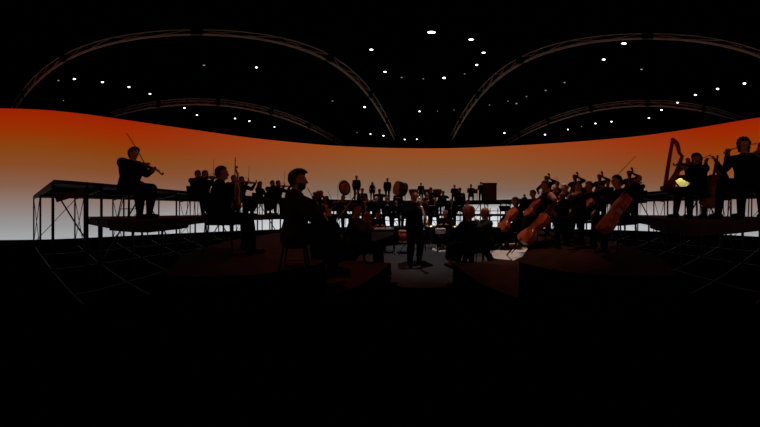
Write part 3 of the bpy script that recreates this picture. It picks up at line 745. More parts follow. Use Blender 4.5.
def give_violin(Mw, s, who, drop=-.12, bow=(.75, .55, .35), kind='violin', side=-.62, frog=.30, bowfrog=None):
    zd = Vector((side, .78, drop)).normalized(); o = Vector((-.045, .085, 1.085))
    instrument(kind, '%s of %s' % (kind, who), o, zd, (0.15, 0, 1), Mw, s*(1.0 if kind == 'violin' else 1.12))
    c = o+zd*.175+Vector((0, 0, .055))
    b = Vector(bow).normalized()        # from frog towards the tip
    fr = Vector(bowfrog) if bowfrog else c-b*frog
    instrument('bow', 'bow of %s' % who, fr, b, (0, 0, -1), Mw, s)
    return o+zd*.5, fr
def give_cello(Mw, s, who, bow=True, bowdir=(-.9, .25, .15), lean=.74, k=2.02, col='reddish-brown'):
    foot = Vector((-.02, lean, .02)); top_ = Vector((-.10, .03, 1.28)); zd = (top_-foot).normalized()
    instrument('cello', '%s cello of %s' % (col, who), foot+zd*.26, zd, (0, .8, .6), Mw, s*k*.94)
    if bow:
        fr = Vector((.25, .50, .62)); instrument('bow', 'bow of %s' % who, fr, bowdir, (0, -1, 0), Mw, s*.95)
def give_bass(Mw, s, who):
    foot = Vector((-.20, .50, .01)); top_ = Vector((-.14, .10, 1.62)); zd = (top_-foot).normalized()
    instrument('double_bass', 'dark double bass of %s' % who, foot+zd*.16, zd, (.15, 1, 0), Mw, s*2.5)
    instrument('bow', 'short bow of %s' % who, (.24, .40, .86), (-.95, .1, -.1), (0, -1, 0), Mw, s*.9)
def give_pipe(Mw, s, who, kind, mouth=(0, .15, 1.13), end=(0, .42, .66), L=.62, col='black'):
    m_ = Vector(mouth); zd = (m_-Vector(end)).normalized()
    instrument(kind, '%s %s of %s' % (col, kind.replace('_', ' '), who), m_-zd*(L+.04), zd, (0, 1, .6), Mw, s)
# ------------------------------------------------------------------ near players
# violinist alone on the left deck
Mw, rz, loc, s = place(129, 150.5, 'D', 'violin', 2.62, 0, label='heavyset violinist in black seated alone on the left riser deck', seat='#the lone left violinist', vox=.0125, face=(-.6, 3.2), bulk=1.42, hair='quiff',
                       ray=dict(wr=(143, 166, 2.42), wl=(152.5, 171, 2.30)), over=dict(nod=8, yaw=10, ar=(.19, .46, .085), al=(-.15, .36, .085), lean=10, pl=(-.2, .1, -1), pr=(.4, -.2, -1)))
instrument_at('violin', 'violin of the lone violinist on the left deck', (138.5, 162.5, 2.50), (160, 172.5, 2.22), (0, .3, 1))
instrument_at('bow', 'bow pointing up from the lone violinist on the left deck', (145.5, 165, 2.38), (129, 136.5, 2.40), (0, .3, -1))
# bearded clarinettist near the camera
Mw, rz, loc, s = place(295, 171.5, 'B', 'clarinet', 1.60, 0, label='bearded dark-haired clarinettist in charcoal shirt, largest figure, seated in profile', seat='#the bearded clarinettist', vox=.0095, s=.96,
                       hair='quiff', shirt='shirt', beard=True, face=(-.42, 1.75), bulk=1.3, over=dict(nod=0, lean=2, hip=.40, ar=(.16, .42, .085), al=(-.14, .40, .085), wr=(.06, .31, .72), wl=(-.06, .25, .86)))
give_pipe(Mw, s, 'the bearded foreground player', 'clarinet', mouth=(0, .145, .955), end=(.0, .44, .44))
# man with upright bow left of him
Mw, rz, loc, s = place(219, 166.5, 'B', 'rest', 2.34, 0, label='short-haired man in black resting a viola upright on his knee', seat='the man with the upright viola', vox=.012, face=(-1.75, 3.2), hcol='greyhair' if False else 'brownhair', bulk=1.25,
                       ray=dict(wr=(229, 203.5, 2.12), wl=(236.5, 202.5, 2.14)))
instrument_at('viola', 'reddish viola stood upright on the knee of the resting man', (238.5, 208, 2.10), (237, 178, 2.12), (.28, .96, 0), 1.08)
instrument_at('bow', 'thin bow held bolt upright by the resting man', (234.5, 206, 2.06), (235, 163, 2.06), (1, .3, 0))
# soloist
Mw, rz, loc, s = place(414.5, 190.5, 'F', 'stand_play', 3.35, 0, label='standing soloist in black suit in the open centre playing a bright saxophone', vox=.012, face=(1.2, .4), hcol='hair', bulk=1.2,
                       ray=dict(wr=(417, 208, 3.05), wl=(421.5, 203.5, 3.08)), over=dict(nod=-2, yaw=0))
instrument_at('soprano_saxophone', 'bright brass soprano saxophone of the standing soloist', (426.5, 222, 2.85), (419, 198, 3.12), (0, -1, .3), 1.0)
# backs in the middle
Mw, rz, loc, s = place(354.5, 204, 'F', 'rest', 2.95, 0, label='dark-haired player seen from behind, seated left of the aisle', seat='the player left of the aisle', vox=.012, face=(.6, 3.4), shirt='shirt', bulk=1.25,
                       ray=dict(wr=(366, 224, 2.75), wl=(367, 216, 2.85)), over=dict(yaw=-25))
instrument_at('viola', 'reddish viola held upright by the player left of the aisle', (369.5, 233, 2.72), (366, 211, 2.8), (.3, -1, 0), 1.0)
Mw, rz, loc, s = place(469.5, 207.0, 'F', 'rest', 2.98, 0, label='woman with curly auburn hair seen from behind, right of the aisle', seat='the curly-haired woman', vox=.012, face=(-.2, 5.2), hair='curly', hcol='gingerhair', female=True)
Mw, rz, loc, s = place(487, 208.3, 'F', 'clarinet', 3.42, 12, label='red-faced man facing left beside the curly-haired woman', seat='the red-faced man facing left', vox=.012, face=(-1.2, 3.8), shirt='shirt', hcol='gingerhair')
give_pipe(Mw, s, 'the man beside the curly-haired woman', 'clarinet')

# right deck trio and harp
Mw, rz, loc, s = place(698.5, 156, 'D', 'violin', 2.75, 0, label='violinist with bushy hair, left one of the group on the right deck', seat='the bushy-haired violinist', vox=.0125, hair='curly', face=(-.2, 3.6), bulk=1.2,
                       ray=dict(wl=(688, 169, 2.40), wr=(706, 163, 2.7)), over=dict(nod=8, yaw=10, ar=(.16, .48, .085), al=(-.14, .42, .085)))
instrument_at('violin', 'violin of the bushy-haired violinist', (697, 166, 2.62), (684, 165, 2.36), (0, .2, 1))
instrument_at('bow', 'bow of the bushy-haired violinist', (711, 154.5, 2.62), (690, 165, 2.4), (0, 0, -1))
Mw, rz, loc, s = place(720, 167, 'D', 'cello', 3.20, 0, label='cellist half hidden between two violinists on the right deck', seat='the half-hidden player', vox=.015, face=(-.5, 3.4), ray=dict(wl=(714, 158, 2.95)))
instrument_at('cello', 'narrow-looking cello held upright before the half-hidden player', (708.5, 208, 2.78), (719, 149, 2.98), (-.9, .6, 0), 1.95)
Mw, rz, loc, s = place(744.5, 141.5, 'D', 'violin', 2.42, 0, label='largest violinist on the right deck with bowing arm stretched out', seat='the largest right-hand violinist', vox=.0115, face=(-.9, 3.6), bulk=1.05, hair='curly',
                       ray=dict(wr=(727.5, 155, 2.1), wl=(760, 157, 2.05)), over=dict(nod=6, yaw=30, pr=(.4, .1, -1), ar=(.22, .42, .085), al=(-.12, .40, .085)))
instrument_at('violin', 'violin of the largest violinist at the right', (749, 155, 2.2), (771, 152.5, 1.9), (0, .2, 1))
instrument_at('bow', 'bow of the largest violinist at the right', (724.5, 151, 2.02), (757, 143.5, 2.0), (0, 0, -1))
Mw, rz, loc, s = place(764, 143, 'D', 'clarinet', 2.75, 0, label='player cut off by the right edge of the picture', seat='the player cut off at the right edge', vox=.015, face=(0, 3.4))

def harp(px, d, z, rzdeg):
    t = thing('concert_harp', 'tall reddish concert harp standing on the right riser', 'harp', polar(px, d, z), math.radians(rzdeg))
    def arc(pts, rad, nm, m, n=10):
        b = bmesh.new(); tube(b, pts, rad, n); return obj(nm, b, m, t, True)
    arc([(-.36, 0, .06), (-.30, 0, .5), (-.10, 0, 1.66), (-.07, 0, 1.78)], [.08, .07, .06, .065], 'pillar', 'wood')
    b = bmesh.new(); lathe(b, [(.03, 1.70), (.06, 1.74), (.045, 1.79), (.075, 1.84), (.06, 1.88), (.02, 1.90)], 16, (-.07, 0, 0)); obj('crown', b, 'wood', t, True)
    arc([(-.08, 0, 1.77), (.02, 0, 1.80), (.10, 0, 1.72), (.16, 0, 1.56), (.20, 0, 1.40), (.27, 0, 1.33), (.33, 0, 1.30)], [.06, .08, .085, .075, .065, .06, .05], 'neck', 'wood')
    arc([(.34, 0, 1.32), (.10, 0, .62), (-.16, 0, .14)], [.06, .10, .15], 'soundbox', 'wood', 14)
    b = bmesh.new(); box(b, (-.22, 0, .06), (.46, .34, .12)); bmesh.ops.bevel(b, geom=b.edges[:], offset=.02, segments=2); obj('base', b, 'darkwood', t)
    b = bmesh.new()
    for i in range(22):
        f = i/21; top_ = Vector((-.06, 0, 1.77)).lerp(Vector((.30, 0, 1.32)), f); top_.z -= .10*math.sin(f*math.pi)*(-1 if f < .4 else 1)
        bot = Vector((-.20, 0, .20)).lerp(Vector((.31, 0, 1.22)), f)
        tube(b, [top_, bot], .0015, 3)
    obj('strings', b, 'hairbow', t)
harp(674.5, 4.6, ZU, -62)
Mw, rz, loc, s = place(689, 165, 'U', 'cello', 4.9, 0, label='harpist mostly hidden behind the bushy-haired violinist', seat='the hidden harpist', vox=.02, female=True, hair='long', s=.93)
p0 = W3(682, 190, 4.35); p0.z = ZU
t = thing('added_folder_lamp', 'small black gooseneck lamp added to brighten the yellow folder', 'lamp', p0, math.radians(-105))  # added lamp, put in to brighten the folder
bm = bmesh.new(); lathe(bm, [(.07, 0), (.07, .02), (.02, .03)], 16, (-.22, -.1, 0)); obj('base', bm, 'black', t)
bm = bmesh.new(); tube(bm, [(-.22, -.10, .02), (-.24, -.12, .45), (-.16, -.24, .62), (-.06, -.32, .60)], .008, 6); obj('gooseneck', bm, 'black', t)
bm = bmesh.new(); tube(bm, [(-.07, -.33, .615), (-.05, -.30, .585)], [.02, .045], 12); obj('shade', bm, 'black', t)
l = bpy.data.lights.new('added_folder_light', 'SPOT'); l.energy = 7; l.spot_size = math.radians(60); l.shadow_soft_size = .02; l.color = (1, .98, .80)  # light of the added lamp beside the folder
o = bpy.data.objects.new('added_folder_light', l); COL.objects.link(o); o.parent = t; o.location = (-.045, -.295, .575); o.rotation_euler = (math.radians(42), 0, math.radians(-8))
bm = bmesh.new(); q = Matrix.Rotation(math.radians(-24), 3, 'X') @ Matrix.Rotation(math.radians(-32), 3, 'Y'); box(bm, (0, .0, .22), (.27, .012, .36), q); box(bm, (.05, .012, .20), (.28, .008, .32), q)
o = obj('music_folder', bm, 'yellow'); o.location = p0; o.rotation_euler = (0, 0, math.radians(-105)); tag(o, 'pale yellow music folder propped at the foot of the harp', 'folder')

bm = bmesh.new(); c = polar(327, 2.12, ZB+.15); box(bm, c, (.46, .34, .30), Matrix.Rotation(-az(327), 3, 'Z')); bmesh.ops.bevel(bm, geom=bm.edges[:], offset=.015, segments=2)  # added dark box, stand-in for an unidentified dark shape
t = thing('dark_stand_in_box', 'added black box standing in for a dark shape on the platform right of the bearded clarinettist', 'case', polar(327, 2.12, ZB)); bmesh.ops.translate(bm, vec=-t.location, verts=bm.verts[:]); obj('body', bm, 'black', t)
bm = bmesh.new(); box(bm, Vector((0, 0, .31)), (.14, .03, .02), Matrix.Rotation(-az(327), 3, 'Z')); obj('handle', bm, 'black', t)
bm = bmesh.new(); bar(bm, W3(55.8, 199.5, 3.02), W3(86, 190.5, 3.2), .04, .13); o = obj('wooden_plank', bm, 'nosing'); tag(o, 'brown wooden plank fixed slantwise between posts at the open left end of the tall riser', 'plank')
p = polar(87, 3.12, 0); bm = bmesh.new(); bar(bm, p, p+Vector((0, 0, 1.96)), .05); o = obj('support_post', bm, 'steel'); tag(o, 'thick black upright post at the left end of the lower deck', 'post')
# ------------------------------------------------------------------ left strings
for px, py, lab, kw in ((196.6, 170.8, 'leftmost violinist of the pair on the left deck', {}), (203.8, 170.8, 'second violinist of the pair on the left deck, bow pointing up', {}),
                        (232.6, 175.5, 'violinist just right of the man with the upright viola', {}), (240.4, 176.8, 'violinist with bow up behind the long-haired woman', {}),
                        (271.5, 180.8, 'violinist left of the bearded player head, taller of a pair', {}), (277.2, 180.8, 'violinist beside the bearded player hair, violin reaching right', {})):
    Mw, rz, loc, s = place(px, py, 'D', 'violin_far', {196.6: 4.4, 203.8: 3.95, 232.6: 4.95, 240.4: 4.55, 271.5: 5.85, 277.2: 5.35}[px], 0, label=lab, seat='the '+lab, vox=.019, bulk=1.2, group='violinists on the left deck')
    give_violin(Mw, s, lab, drop=-.05, bow=((-.25, -.2, .95) if px in (203.8, 240.4, 277.2) else (-.7, -.1, .35)), frog=.08 if px in (203.8, 240.4, 277.2) else .35)
Mw, rz, loc, s = place(259.8, 181.5, 'D', 'lap', None, 10, label='long-haired woman in black seated upright with bare neckline', seat='the long-haired woman', vox=.018, hair='long', hcol='brownhair', female=True)
Mw, rz, loc, s = place(318.3, 191.2, 'B', 'cello', 4.15, 0, label='red-lit cellist right of the bearded player face', seat='the red-lit cellist', vox=.016, female=True, hair='bun', hcol='brownhair', face=(1.0, 3.2))
give_cello(Mw, s, 'the red-lit cellist near the bearded player', bowdir=(-.6, .3, .6), lean=.55)
Mw, rz, loc, s = place(325.8, 197.5, 'B', 'violin_far', 5.6, 0, s=.97, label='violinist with pale bow between the cellist and the bassoonist', seat='the violinist with pale bow', vox=.018, hcol='brownhair')
give_violin(Mw, s, 'the violinist between cellist and bassoonist', bow=(.5, .1, .8), frog=.3, kind='viola')
Mw, rz, loc, s = place(342.8, 197.6, 'B', 'clarinet', 5.4, -14, s=.97, label='bassoonist seated below the gong', seat='the bassoonist', vox=.018)
instrument('bassoon', 'long red-brown bassoon slanting up under the gong', (.30, .35, .40), (-.62, .20, .92), (0, 1, 0), Mw, s)

# ------------------------------------------------------------------ back row on the high riser
Mw, rz, loc, s = place(356.5, 175.8, 'U', 'stand', 9.9, 0, label='man standing upright alone right of the gong', vox=.022, face=(0, 0), group='people along the back row')
Mw, rz, loc, s = place(372.3, 181.8, 'U', 'stand', 10.6, 0, label='long-haired woman standing between the two men of the back row', vox=.024, face=(0, 0), hair='long', hcol='brownhair', female=True, s=.93, group='people along the back row')
Mw, rz, loc, s = place(387.4, 178.2, 'U', 'stand', 10.1, 0, label='percussionist standing left of the tilted bass drum', vox=.022, face=(0, 0), group='people along the back row')
Mw, rz, loc, s = place(362.3, 188.8, 'D', 'drum', 8.1, 0, label='horn player seated below the upright standing man', seat='the horn player', vox=.022, face=(0, 0), group='wind players on the low deck')
horn_bell = loc
Mw, rz, loc, s = place(379.5, 189.2, 'D', 'clarinet', 8.0, 0, label='wind player seated below the standing percussionist', seat='the wind player', vox=.022, face=(0, 0), group='wind players on the low deck')
give_pipe(Mw, s, 'the wind player below the standing percussionist', 'clarinet')
Mw, rz, loc, s = place(421, 183.6, 'U', 'stand_drum', 10.7, 0, s=.90, label='timpanist behind the kettledrums in the middle', vox=.024, face=(0, 0), group='people along the back row')
Mw, rz, loc, s = place(430.8, 188.0, 'D', 'drum', 8.1, 0, label='player seated right of the timpanist', seat='the player right of the timpanist', vox=.022, face=(0, 0), group='wind players on the low deck')
Mw, rz, loc, s = place(443.2, 190.8, 'D', 'clarinet', 8.0, 0, s=.97, label='wind player seated in front of the pair of heads at centre right', seat='the wind player at centre right', vox=.022, face=(0, 0), group='wind players on the low deck')
give_pipe(Mw, s, 'the wind player at centre right', 'clarinet')
Mw, rz, loc, s = place(454.5, 185.8, 'U', 'lap', 10.3, 0, s=.98, label='taller of two players close together in the back row', seat='the taller of the back pair', vox=.024, face=(0, 0), group='people along the back row')
Mw, rz, loc, s = place(459.8, 188.3, 'D', 'drum', 7.6, 0, label='broad player in front of the close back pair', seat='the broad player', vox=.022, face=(0, 0), group='wind players on the low deck')
Mw, rz, loc, s = place(471, 185.6, 'U', 'drum', 10.2, 0, s=.98, label='player left of the dark cabinet with a small case in front', seat='the player left of the cabinet', vox=.024, face=(0, 0), group='people along the back row')
Mw, rz, loc, s = place(481, 182.8, 'U', 'stand_drum', 10.4, 0, s=.90, label='player standing against the left side of the dark cabinet', vox=.024, face=(0, 0), group='people along the back row')
Mw, rz, loc, s = place(398, 190.6, 'D', 'drum', 7.8, 0, s=.96, label='player seated under the bass drum', seat='the player under the bass drum', vox=.024, face=(0, 0), group='wind players on the low deck')

# second row in the middle, on the curved platform
Mw, rz, loc, s = place(376.3, 197.0, 'B', 'flute', 6.1, 0, label='white-haired flautist whose hair catches the light', seat='the white-haired flautist', vox=.018, face=(0, 0), hcol='greyhair')
instrument('flute', 'silver flute of the white-haired player', (-.06, .165, 1.14), (1, -.12, -.06), (0, 1, 0), Mw, s)
for px, py, d, pose, lab, kw in ((366, 199.5, 6.5, 'clarinet', 'clarinettist left of the white-haired flautist', {}), (387, 195.5, 6.4, 'oboe', 'oboist right of the white-haired flautist', {}),
                                 (396, 200.3, 6.3, 'clarinet', 'woodwind player left of the soloist head', dict(hcol='brownhair')), (405.5, 202.5, 6.1, 'clarinet', 'player peering past the left shoulder of the soloist', {}),
                                 (434.5, 197.2, 6.3, 'clarinet', 'red-faced player right of the saxophone', dict(hcol='brownhair')), (451.6, 199.2, 6.2, 'clarinet', 'player above the seated drummer', {}),
                                 (467.5, 200.2, 6.2, 'clarinet', 'player just above the curly-haired woman', dict(hcol='brownhair'))):
    Mw, rz, loc, s = place(px, py, 'B', 'clarinet', d, 0, label=lab, seat='the '+lab, vox=.021, face=(0, .5), group='woodwind players on the curved platform', **kw)
    give_pipe(Mw, s, 'the '+lab, 'oboe' if pose == 'oboe' else 'clarinet')
Mw, rz, loc, s = place(427, 192.8, 'B', 'stand_play', 6.0, 10, s=.88, label='player standing half hidden behind the saxophone', vox=.021, face=(0, .5), hcol='brownhair')
Mw, rz, loc, s = place(445.6, 207.0, 'F', 'drum', 5.1, 0, s=1.04, label='drummer with light hair behind the pale snare drum', seat='the light-haired drummer', vox=.017, face=(-.1, 2.0), hcol='gingerhair')
Mw, rz, loc, s = place(377, 209.0, 'F', 'drum', 4.95, 0, s=1.02, label='percussionist seated behind the long keyboard instrument', seat='the keyboard percussionist', vox=.017, face=(0, 2.0))

# ------------------------------------------------------------------ percussion
def gong(px, py, d, rad, z):
    c = polar(px, d, 0); zc = CAMZ+d*math.tan((YC-py)/K)
    f = -az(px)+math.radians(42)
    t = thing('gong', 'round bronze gong with dark rim hung left of the standing man', 'gong', (c.x, c.y, zc), f)
    bm = bmesh.new(); lathe(bm, [(rad*.99, -.02), (rad, .02), (rad*.93, .04), (rad*.5, .048), (rad*.26, .055), (rad*.2, .075), (.01, .08)], 32)
    bmesh.ops.rotate(bm, matrix=Matrix.Rotation(math.pi/2, 3, 'X'), verts=bm.verts[:]); o = obj('disc', bm, 'bronze', t, True)
    bm = bmesh.new(); tube(bm, [(rad*.965*math.cos(a*math.pi/18), -.02, rad*.965*math.sin(a*math.pi/18)) for a in range(37)], .055, 6, False); obj('rim', bm, 'black', t, True)
    g = thing('gong_stand', 'black tube stand carrying the bronze gong', 'stand', (c.x, c.y, z), f); h = zc-z
    bm = bmesh.new(); R2 = rad*1.16
    pts = [(-R2, .03, 0), (-R2, .03, h), *[(-R2*math.cos(a*math.pi/12), .03, h+R2*math.sin(a*math.pi/12)) for a in range(1, 12)], (R2, .03, h), (R2, .03, 0)]
    tube(bm, pts, .014, 6); obj('hoop', bm, 'black', g)
    for sx in (-1, 1): bm = bmesh.new(); tube(bm, [(sx*R2, -.28, .01), (sx*R2, .03, .09), (sx*R2, .32, .01)], .015, 6); obj('foot', bm, 'black', g)
    for sx in (-1, 1): bm = bmesh.new(); tube(bm, [(sx*.1, .0, rad*.97), (sx*.1, .03, R2*.985)], .006, 4); obj('cord', bm, 'black', t)
gong(344.6, 188, 9.8, .49, ZU)
def bass_drum(px, py, d, z):
    c = polar(px, d, 0); zc = CAMZ+d*math.tan((YC-py)/K)
    t = thing('bass_drum', 'big bass drum on its side with amber skin turned to the left', 'bass drum', (c.x, c.y, zc), math.radians(-52))
    R = .47; Ld = .30
    def turn(bm): bmesh.ops.rotate(bm, matrix=Matrix.Rotation(math.radians(90), 3, 'X'), verts=bm.verts[:]); bmesh.ops.rotate(bm, matrix=Matrix.Rotation(math.radians(-8), 3, 'X'), verts=bm.verts[:])
    bm = bmesh.new(); tube(bm, [(0, 0, -Ld), (0, 0, Ld)], R*.97, 32); turn(bm); obj('shell', bm, 'cabinet', t, True)
    for sg in (-1, 1):
        bm = bmesh.new(); tube(bm, [(0, 0, sg*Ld-.025), (0, 0, sg*Ld+.025)], R, 32); turn(bm); obj('hoop', bm, 'wood', t, True)
        bm = bmesh.new(); tube(bm, [(0, 0, sg*(Ld+.02)), (0, 0, sg*(Ld+.034))], R*.93, 32); turn(bm); obj('drumhead', bm, 'drumorange', t)
    bm = bmesh.new()
    for k in range(10):
        a = k*math.pi/5; tube(bm, [(R*math.cos(a), R*math.sin(a), -Ld), (R*math.cos(a), R*math.sin(a), Ld)], .008, 5)
    turn(bm); obj('tension_rod', bm, 'silver', t)
    h = zc-z-R
    bm = bmesh.new()
    for sx in (-1, 1):
        for sy in (-1, 1): tube(bm, [(sx*.34, sy*.2, -(zc-z)), (sx*.26, sy*.2, -R*.75)], .018, 6)
    for sy in (-1, 1): tube(bm, [(-.34, sy*.2, -(zc-z)+.1), (.34, sy*.2, -(zc-z)+.1)], .012, 6)
    obj('cradle', bm, 'black', t)
bass_drum(400.3, 188.7, 9.55, ZU)
def kettledrum(label, p, R=.36, h=.82, m='copper'):
    t = thing('kettledrum', label, 'kettledrum', p, group='copper kettledrums in the middle')
    bm = bmesh.new(); lathe(bm, [(.04, h-.50), (.16, h-.47), (R*.8, h-.32), (R, h-.12), (R, h-.01)], 24); obj('bowl', bm, m, t, True)
    bm = bmesh.new(); lathe(bm, [(R*1.04, h-.03), (R*1.04, h), (R*.98, h+.006)], 24); obj('hoop', bm, 'black', t)
    bm = bmesh.new(); lathe(bm, [(R*.96, h+.005), (R*.96, h+.010)], 24); obj('drumhead', bm, 'drumorange', t)
    for k in range(3):
        a = k*2*math.pi/3; bm = bmesh.new(); tube(bm, [(.34*math.cos(a), .34*math.sin(a), 0), (.30*math.cos(a), .30*math.sin(a), .3), (R*math.cos(a), R*math.sin(a), h-.15)], .016, 6); obj('leg', bm, 'black', t)
kettledrum('copper kettledrum left of the timpanist', polar(413.6, 9.7, ZU), .33, .82)
kettledrum('copper kettledrum right of the timpanist', polar(427.5, 9.6, ZU), .33, .80)
kettledrum('copper kettledrum farthest right of the set', polar(437.3, 9.4, ZU), .30, .78)
# dark cabinet
def cabinet(px, d, z):
    c = polar(px, d, z); f = -az(px)
    t = thing('wooden_cabinet', 'large dark red upright cabinet standing on the back riser', 'cabinet', c, f)
    bm = bmesh.new(); box(bm, (0, 0, .64), (.92, .5, 1.12)); bmesh.ops.bevel(bm, geom=bm.edges[:], offset=.02, segments=2); obj('body', bm, 'cabinet', t)
    bm = bmesh.new(); box(bm, (0, 0, 1.215), (.98, .55, .04)); obj('top', bm, 'black', t)
    for sx in (-1, 1):
        bm = bmesh.new(); box(bm, (sx*.225, -.256, .66), (.42, .02, .98)); obj('door', bm, 'cabinet', t)
        bm = bmesh.new(); box(bm, (sx*.44, -.26, .64), (.05, .03, 1.14)); obj('frame', bm, 'black', t)
    for sx in (-1, 1):
        for sy in (-1, 1): bm = bmesh.new(); tube(bm, [(sx*.40, sy*.19, 0), (sx*.40, sy*.19, .09)], .03, 8); obj('foot', bm, 'black', t)
cabinet(489.5, 9.55, ZU)
bm = bmesh.new(); c = polar(475.2, 8.95, ZU+.62); box(bm, c, (.30, .24, .26), Matrix.Rotation(-az(475), 3, 'Z')); 
for sx in (-1, 1):
    for sy in (-1, 1): q = polar(475.2, 8.95, 0)+Matrix.Rotation(-az(475), 3, 'Z') @ Vector((sx*.12, sy*.09, 0)); tube(bm, [(q.x, q.y, ZU), (q.x, q.y, ZU+.52)], .012, 5)
o = obj('side_drum', bm, 'cabinet'); tag(o, 'small reddish box drum on legs left of the dark cabinet', 'drum')
# floor percussion
def snare(label, p, R=.17, h=.74, m='redshell', top_='drumskin', dep=.14, pad=False):
    t = thing('snare_drum' if dep < .2 else 'floor_tom', label, 'drum', p)
    bm = bmesh.new(); lathe(bm, [(R, h-dep), (R, h-.01)], 24); obj('shell', bm, m, t, True)
    for z in (h-dep, h-.015): bm = bmesh.new(); lathe(bm, [(R*1.05, z-.01), (R*1.06, z+.01), (R*1.0, z+.014)], 24); obj('hoop', bm, 'silver', t)
    bm = bmesh.new(); lathe(bm, [(R*.97, h), (R*.97, h+.006)], 24); obj('drumhead', bm, top_, t)
    for k in range(3):
        a = k*2*math.pi/3; bm = bmesh.new(); tube(bm, [(.24*math.cos(a), .24*math.sin(a), .012), (.02, 0, .28), (R*.9*math.cos(a), R*.9*math.sin(a), h-dep)], .009, 6); obj('leg', bm, 'silver' if dep < .2 else 'black', t)
snare('white-topped snare drum lit in front of the light-haired drummer', polar(440.5, 4.70, 0.012), m='drumskin')
snare('red floor drum left of the soloist legs', polar(403.5, 4.35, 0.012), .15, .72, dep=.34, top_='drumorange')
bm = bmesh.new(); lathe(bm, [(.36, .012), (.36, .03), (.30, .034)], 32, polar(442.5, 4.83, 0)); o = obj('round_disc', bm, 'mat'); tag(o, 'pale round disc on the carpet below the snare drum', 'mat')  # flat pale disc under the snare drum
for k, (px, d, lab) in enumerate(((431, 4.9, 'thin chrome cymbal left of the snare drum'), (455, 4.9, 'thin chrome cymbal between snare drum and curly-haired woman'))):
    t = thing('cymbal_stand', lab+' on its stand', 'cymbal', polar(px, d, 0))
    bm = bmesh.new(); lathe(bm, [(.02, .83), (.17, .80), (.17, .803), (.03, .845), (.012, .85)], 20); obj('cymbal', bm, 'brass', t, True)
    bm = bmesh.new(); tube(bm, [(0, 0, .1), (0, 0, .87)], .009, 6); obj('pole', bm, 'silver', t)
    for q in range(3): a = q*2.094+.3; bm = bmesh.new(); tube(bm, [(.2*math.cos(a), .2*math.sin(a), .012), (0, 0, .26)], .008, 5); obj('leg', bm, 'silver', t)
def vibraphone(label, px, d, wpx, rz, z=0.0, h=.80):
    W = wpx/K*d
    t = thing('vibraphone', label, 'vibraphone', polar(px, d, z), rz)
    bm = bmesh.new()
    for sy in (-1, 1): bar(bm, (-W/2, sy*.19, h-.05), (W/2, sy*.19*.6, h-.05), .03, .06)
    for sx in (-1, 1): bar(bm, (sx*W/2, -.21, h-.05), (sx*W/2, .21, h-.05), .04, .08)
    obj('frame', bm, 'black', t)
    n = 22; bm = bmesh.new()
    for i in range(n): box(bm, (-W/2+.04+(W-.08)*i/(n-1), -.085, h), ((W-.08)/n*.82, .20-.004*i, .012))
    for i in range(n):
        if i % 7 not in (2, 6): box(bm, (-W/2+.04+(W-.08)*(i+.5)/(n-1), .10, h+.015), ((W-.08)/n*.7, .16, .012))
    obj('bars', bm, 'drumskin', t)
    bm = bmesh.new()
    for i in range(n): x = -W/2+.04+(W-.08)*i/(n-1); tube(bm, [(x, -.08, h-.03), (x, -.08, h-.40+.010*i)], .016, 6)
    obj('resonators', bm, 'silver', t)
    for sx in (-1, 1):
        for sy in (-1, 1): bm = bmesh.new(); tube(bm, [(sx*W/2, sy*.2, .01), (sx*W/2, sy*.17, h-.07)], .014, 6); obj('leg', bm, 'black', t)
vibraphone('bright-barred vibraphone on the floor left of the soloist', 382.5, 4.35, 23, 0.25, 0.0)
vibraphone('low keyboard percussion behind the soloist', 417, 4.85, 16, 0.02, 0.0, .72)
# overhead light painted as pale patches on the low right platform
def lit_floor_patch(label, pxs):
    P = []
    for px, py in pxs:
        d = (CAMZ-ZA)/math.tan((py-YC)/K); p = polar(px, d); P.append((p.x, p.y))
    bm = bmesh.new(); prism(bm, P, ZA+.002, ZA+.014); o = obj('lit_floor_patch', bm, 'mat'); tag(o, label, 'panel')
lit_floor_patch('pale grey patch of painted light, right of two, pointed at the cello', [(517.5, 243.5), (507.5, 256), (513, 261.3), (534, 251.8)])
lit_floor_patch('pale pinkish patch of painted light, left of two, beside the seated backs', [(515.5, 243.5), (499, 244.5), (490, 252), (494, 259), (511, 260.8), (506, 255.5)])
# horn and tuba bells glinting in the wind rows
for k, (px, py, d, lab) in enumerate(((362.3, 197, 7.75, 'round brass horn of the player below the standing man'), (420, 199.5, 5.6, 'brass horn glinting behind the raised saxophone'))):
    c = polar(px, d); zc = CAMZ+d*math.tan((YC-py)/K)
    t = thing('french_horn', lab, 'french horn', (c.x, c.y, zc), -az(px))
    bm = bmesh.new(); tube(bm, [(.13*math.cos(a*math.pi/9), .01*math.sin(a), .13*math.sin(a*math.pi/9)) for a in range(17)], .013, 8); tube(bm, [(.08*math.cos(a*math.pi/8), .02, .08*math.sin(a*math.pi/8)) for a in range(17)], .009, 8); obj('coil', bm, 'brass', t, True)
    bm = bmesh.new(); tube(bm, [(.12, 0, -.03), (.13, -.02, -.10), (.16, -.08, -.15), (.18, -.14, -.17)], [.015, .03, .07, .13], 18, False); obj('bell', bm, 'brass', t, True)
    bm = bmesh.new(); tube(bm, [(-.12, 0, .04), (-.10, .1, .16), (-.05, .2, .24)], .006, 6); obj('leadpipe', bm, 'brass', t)

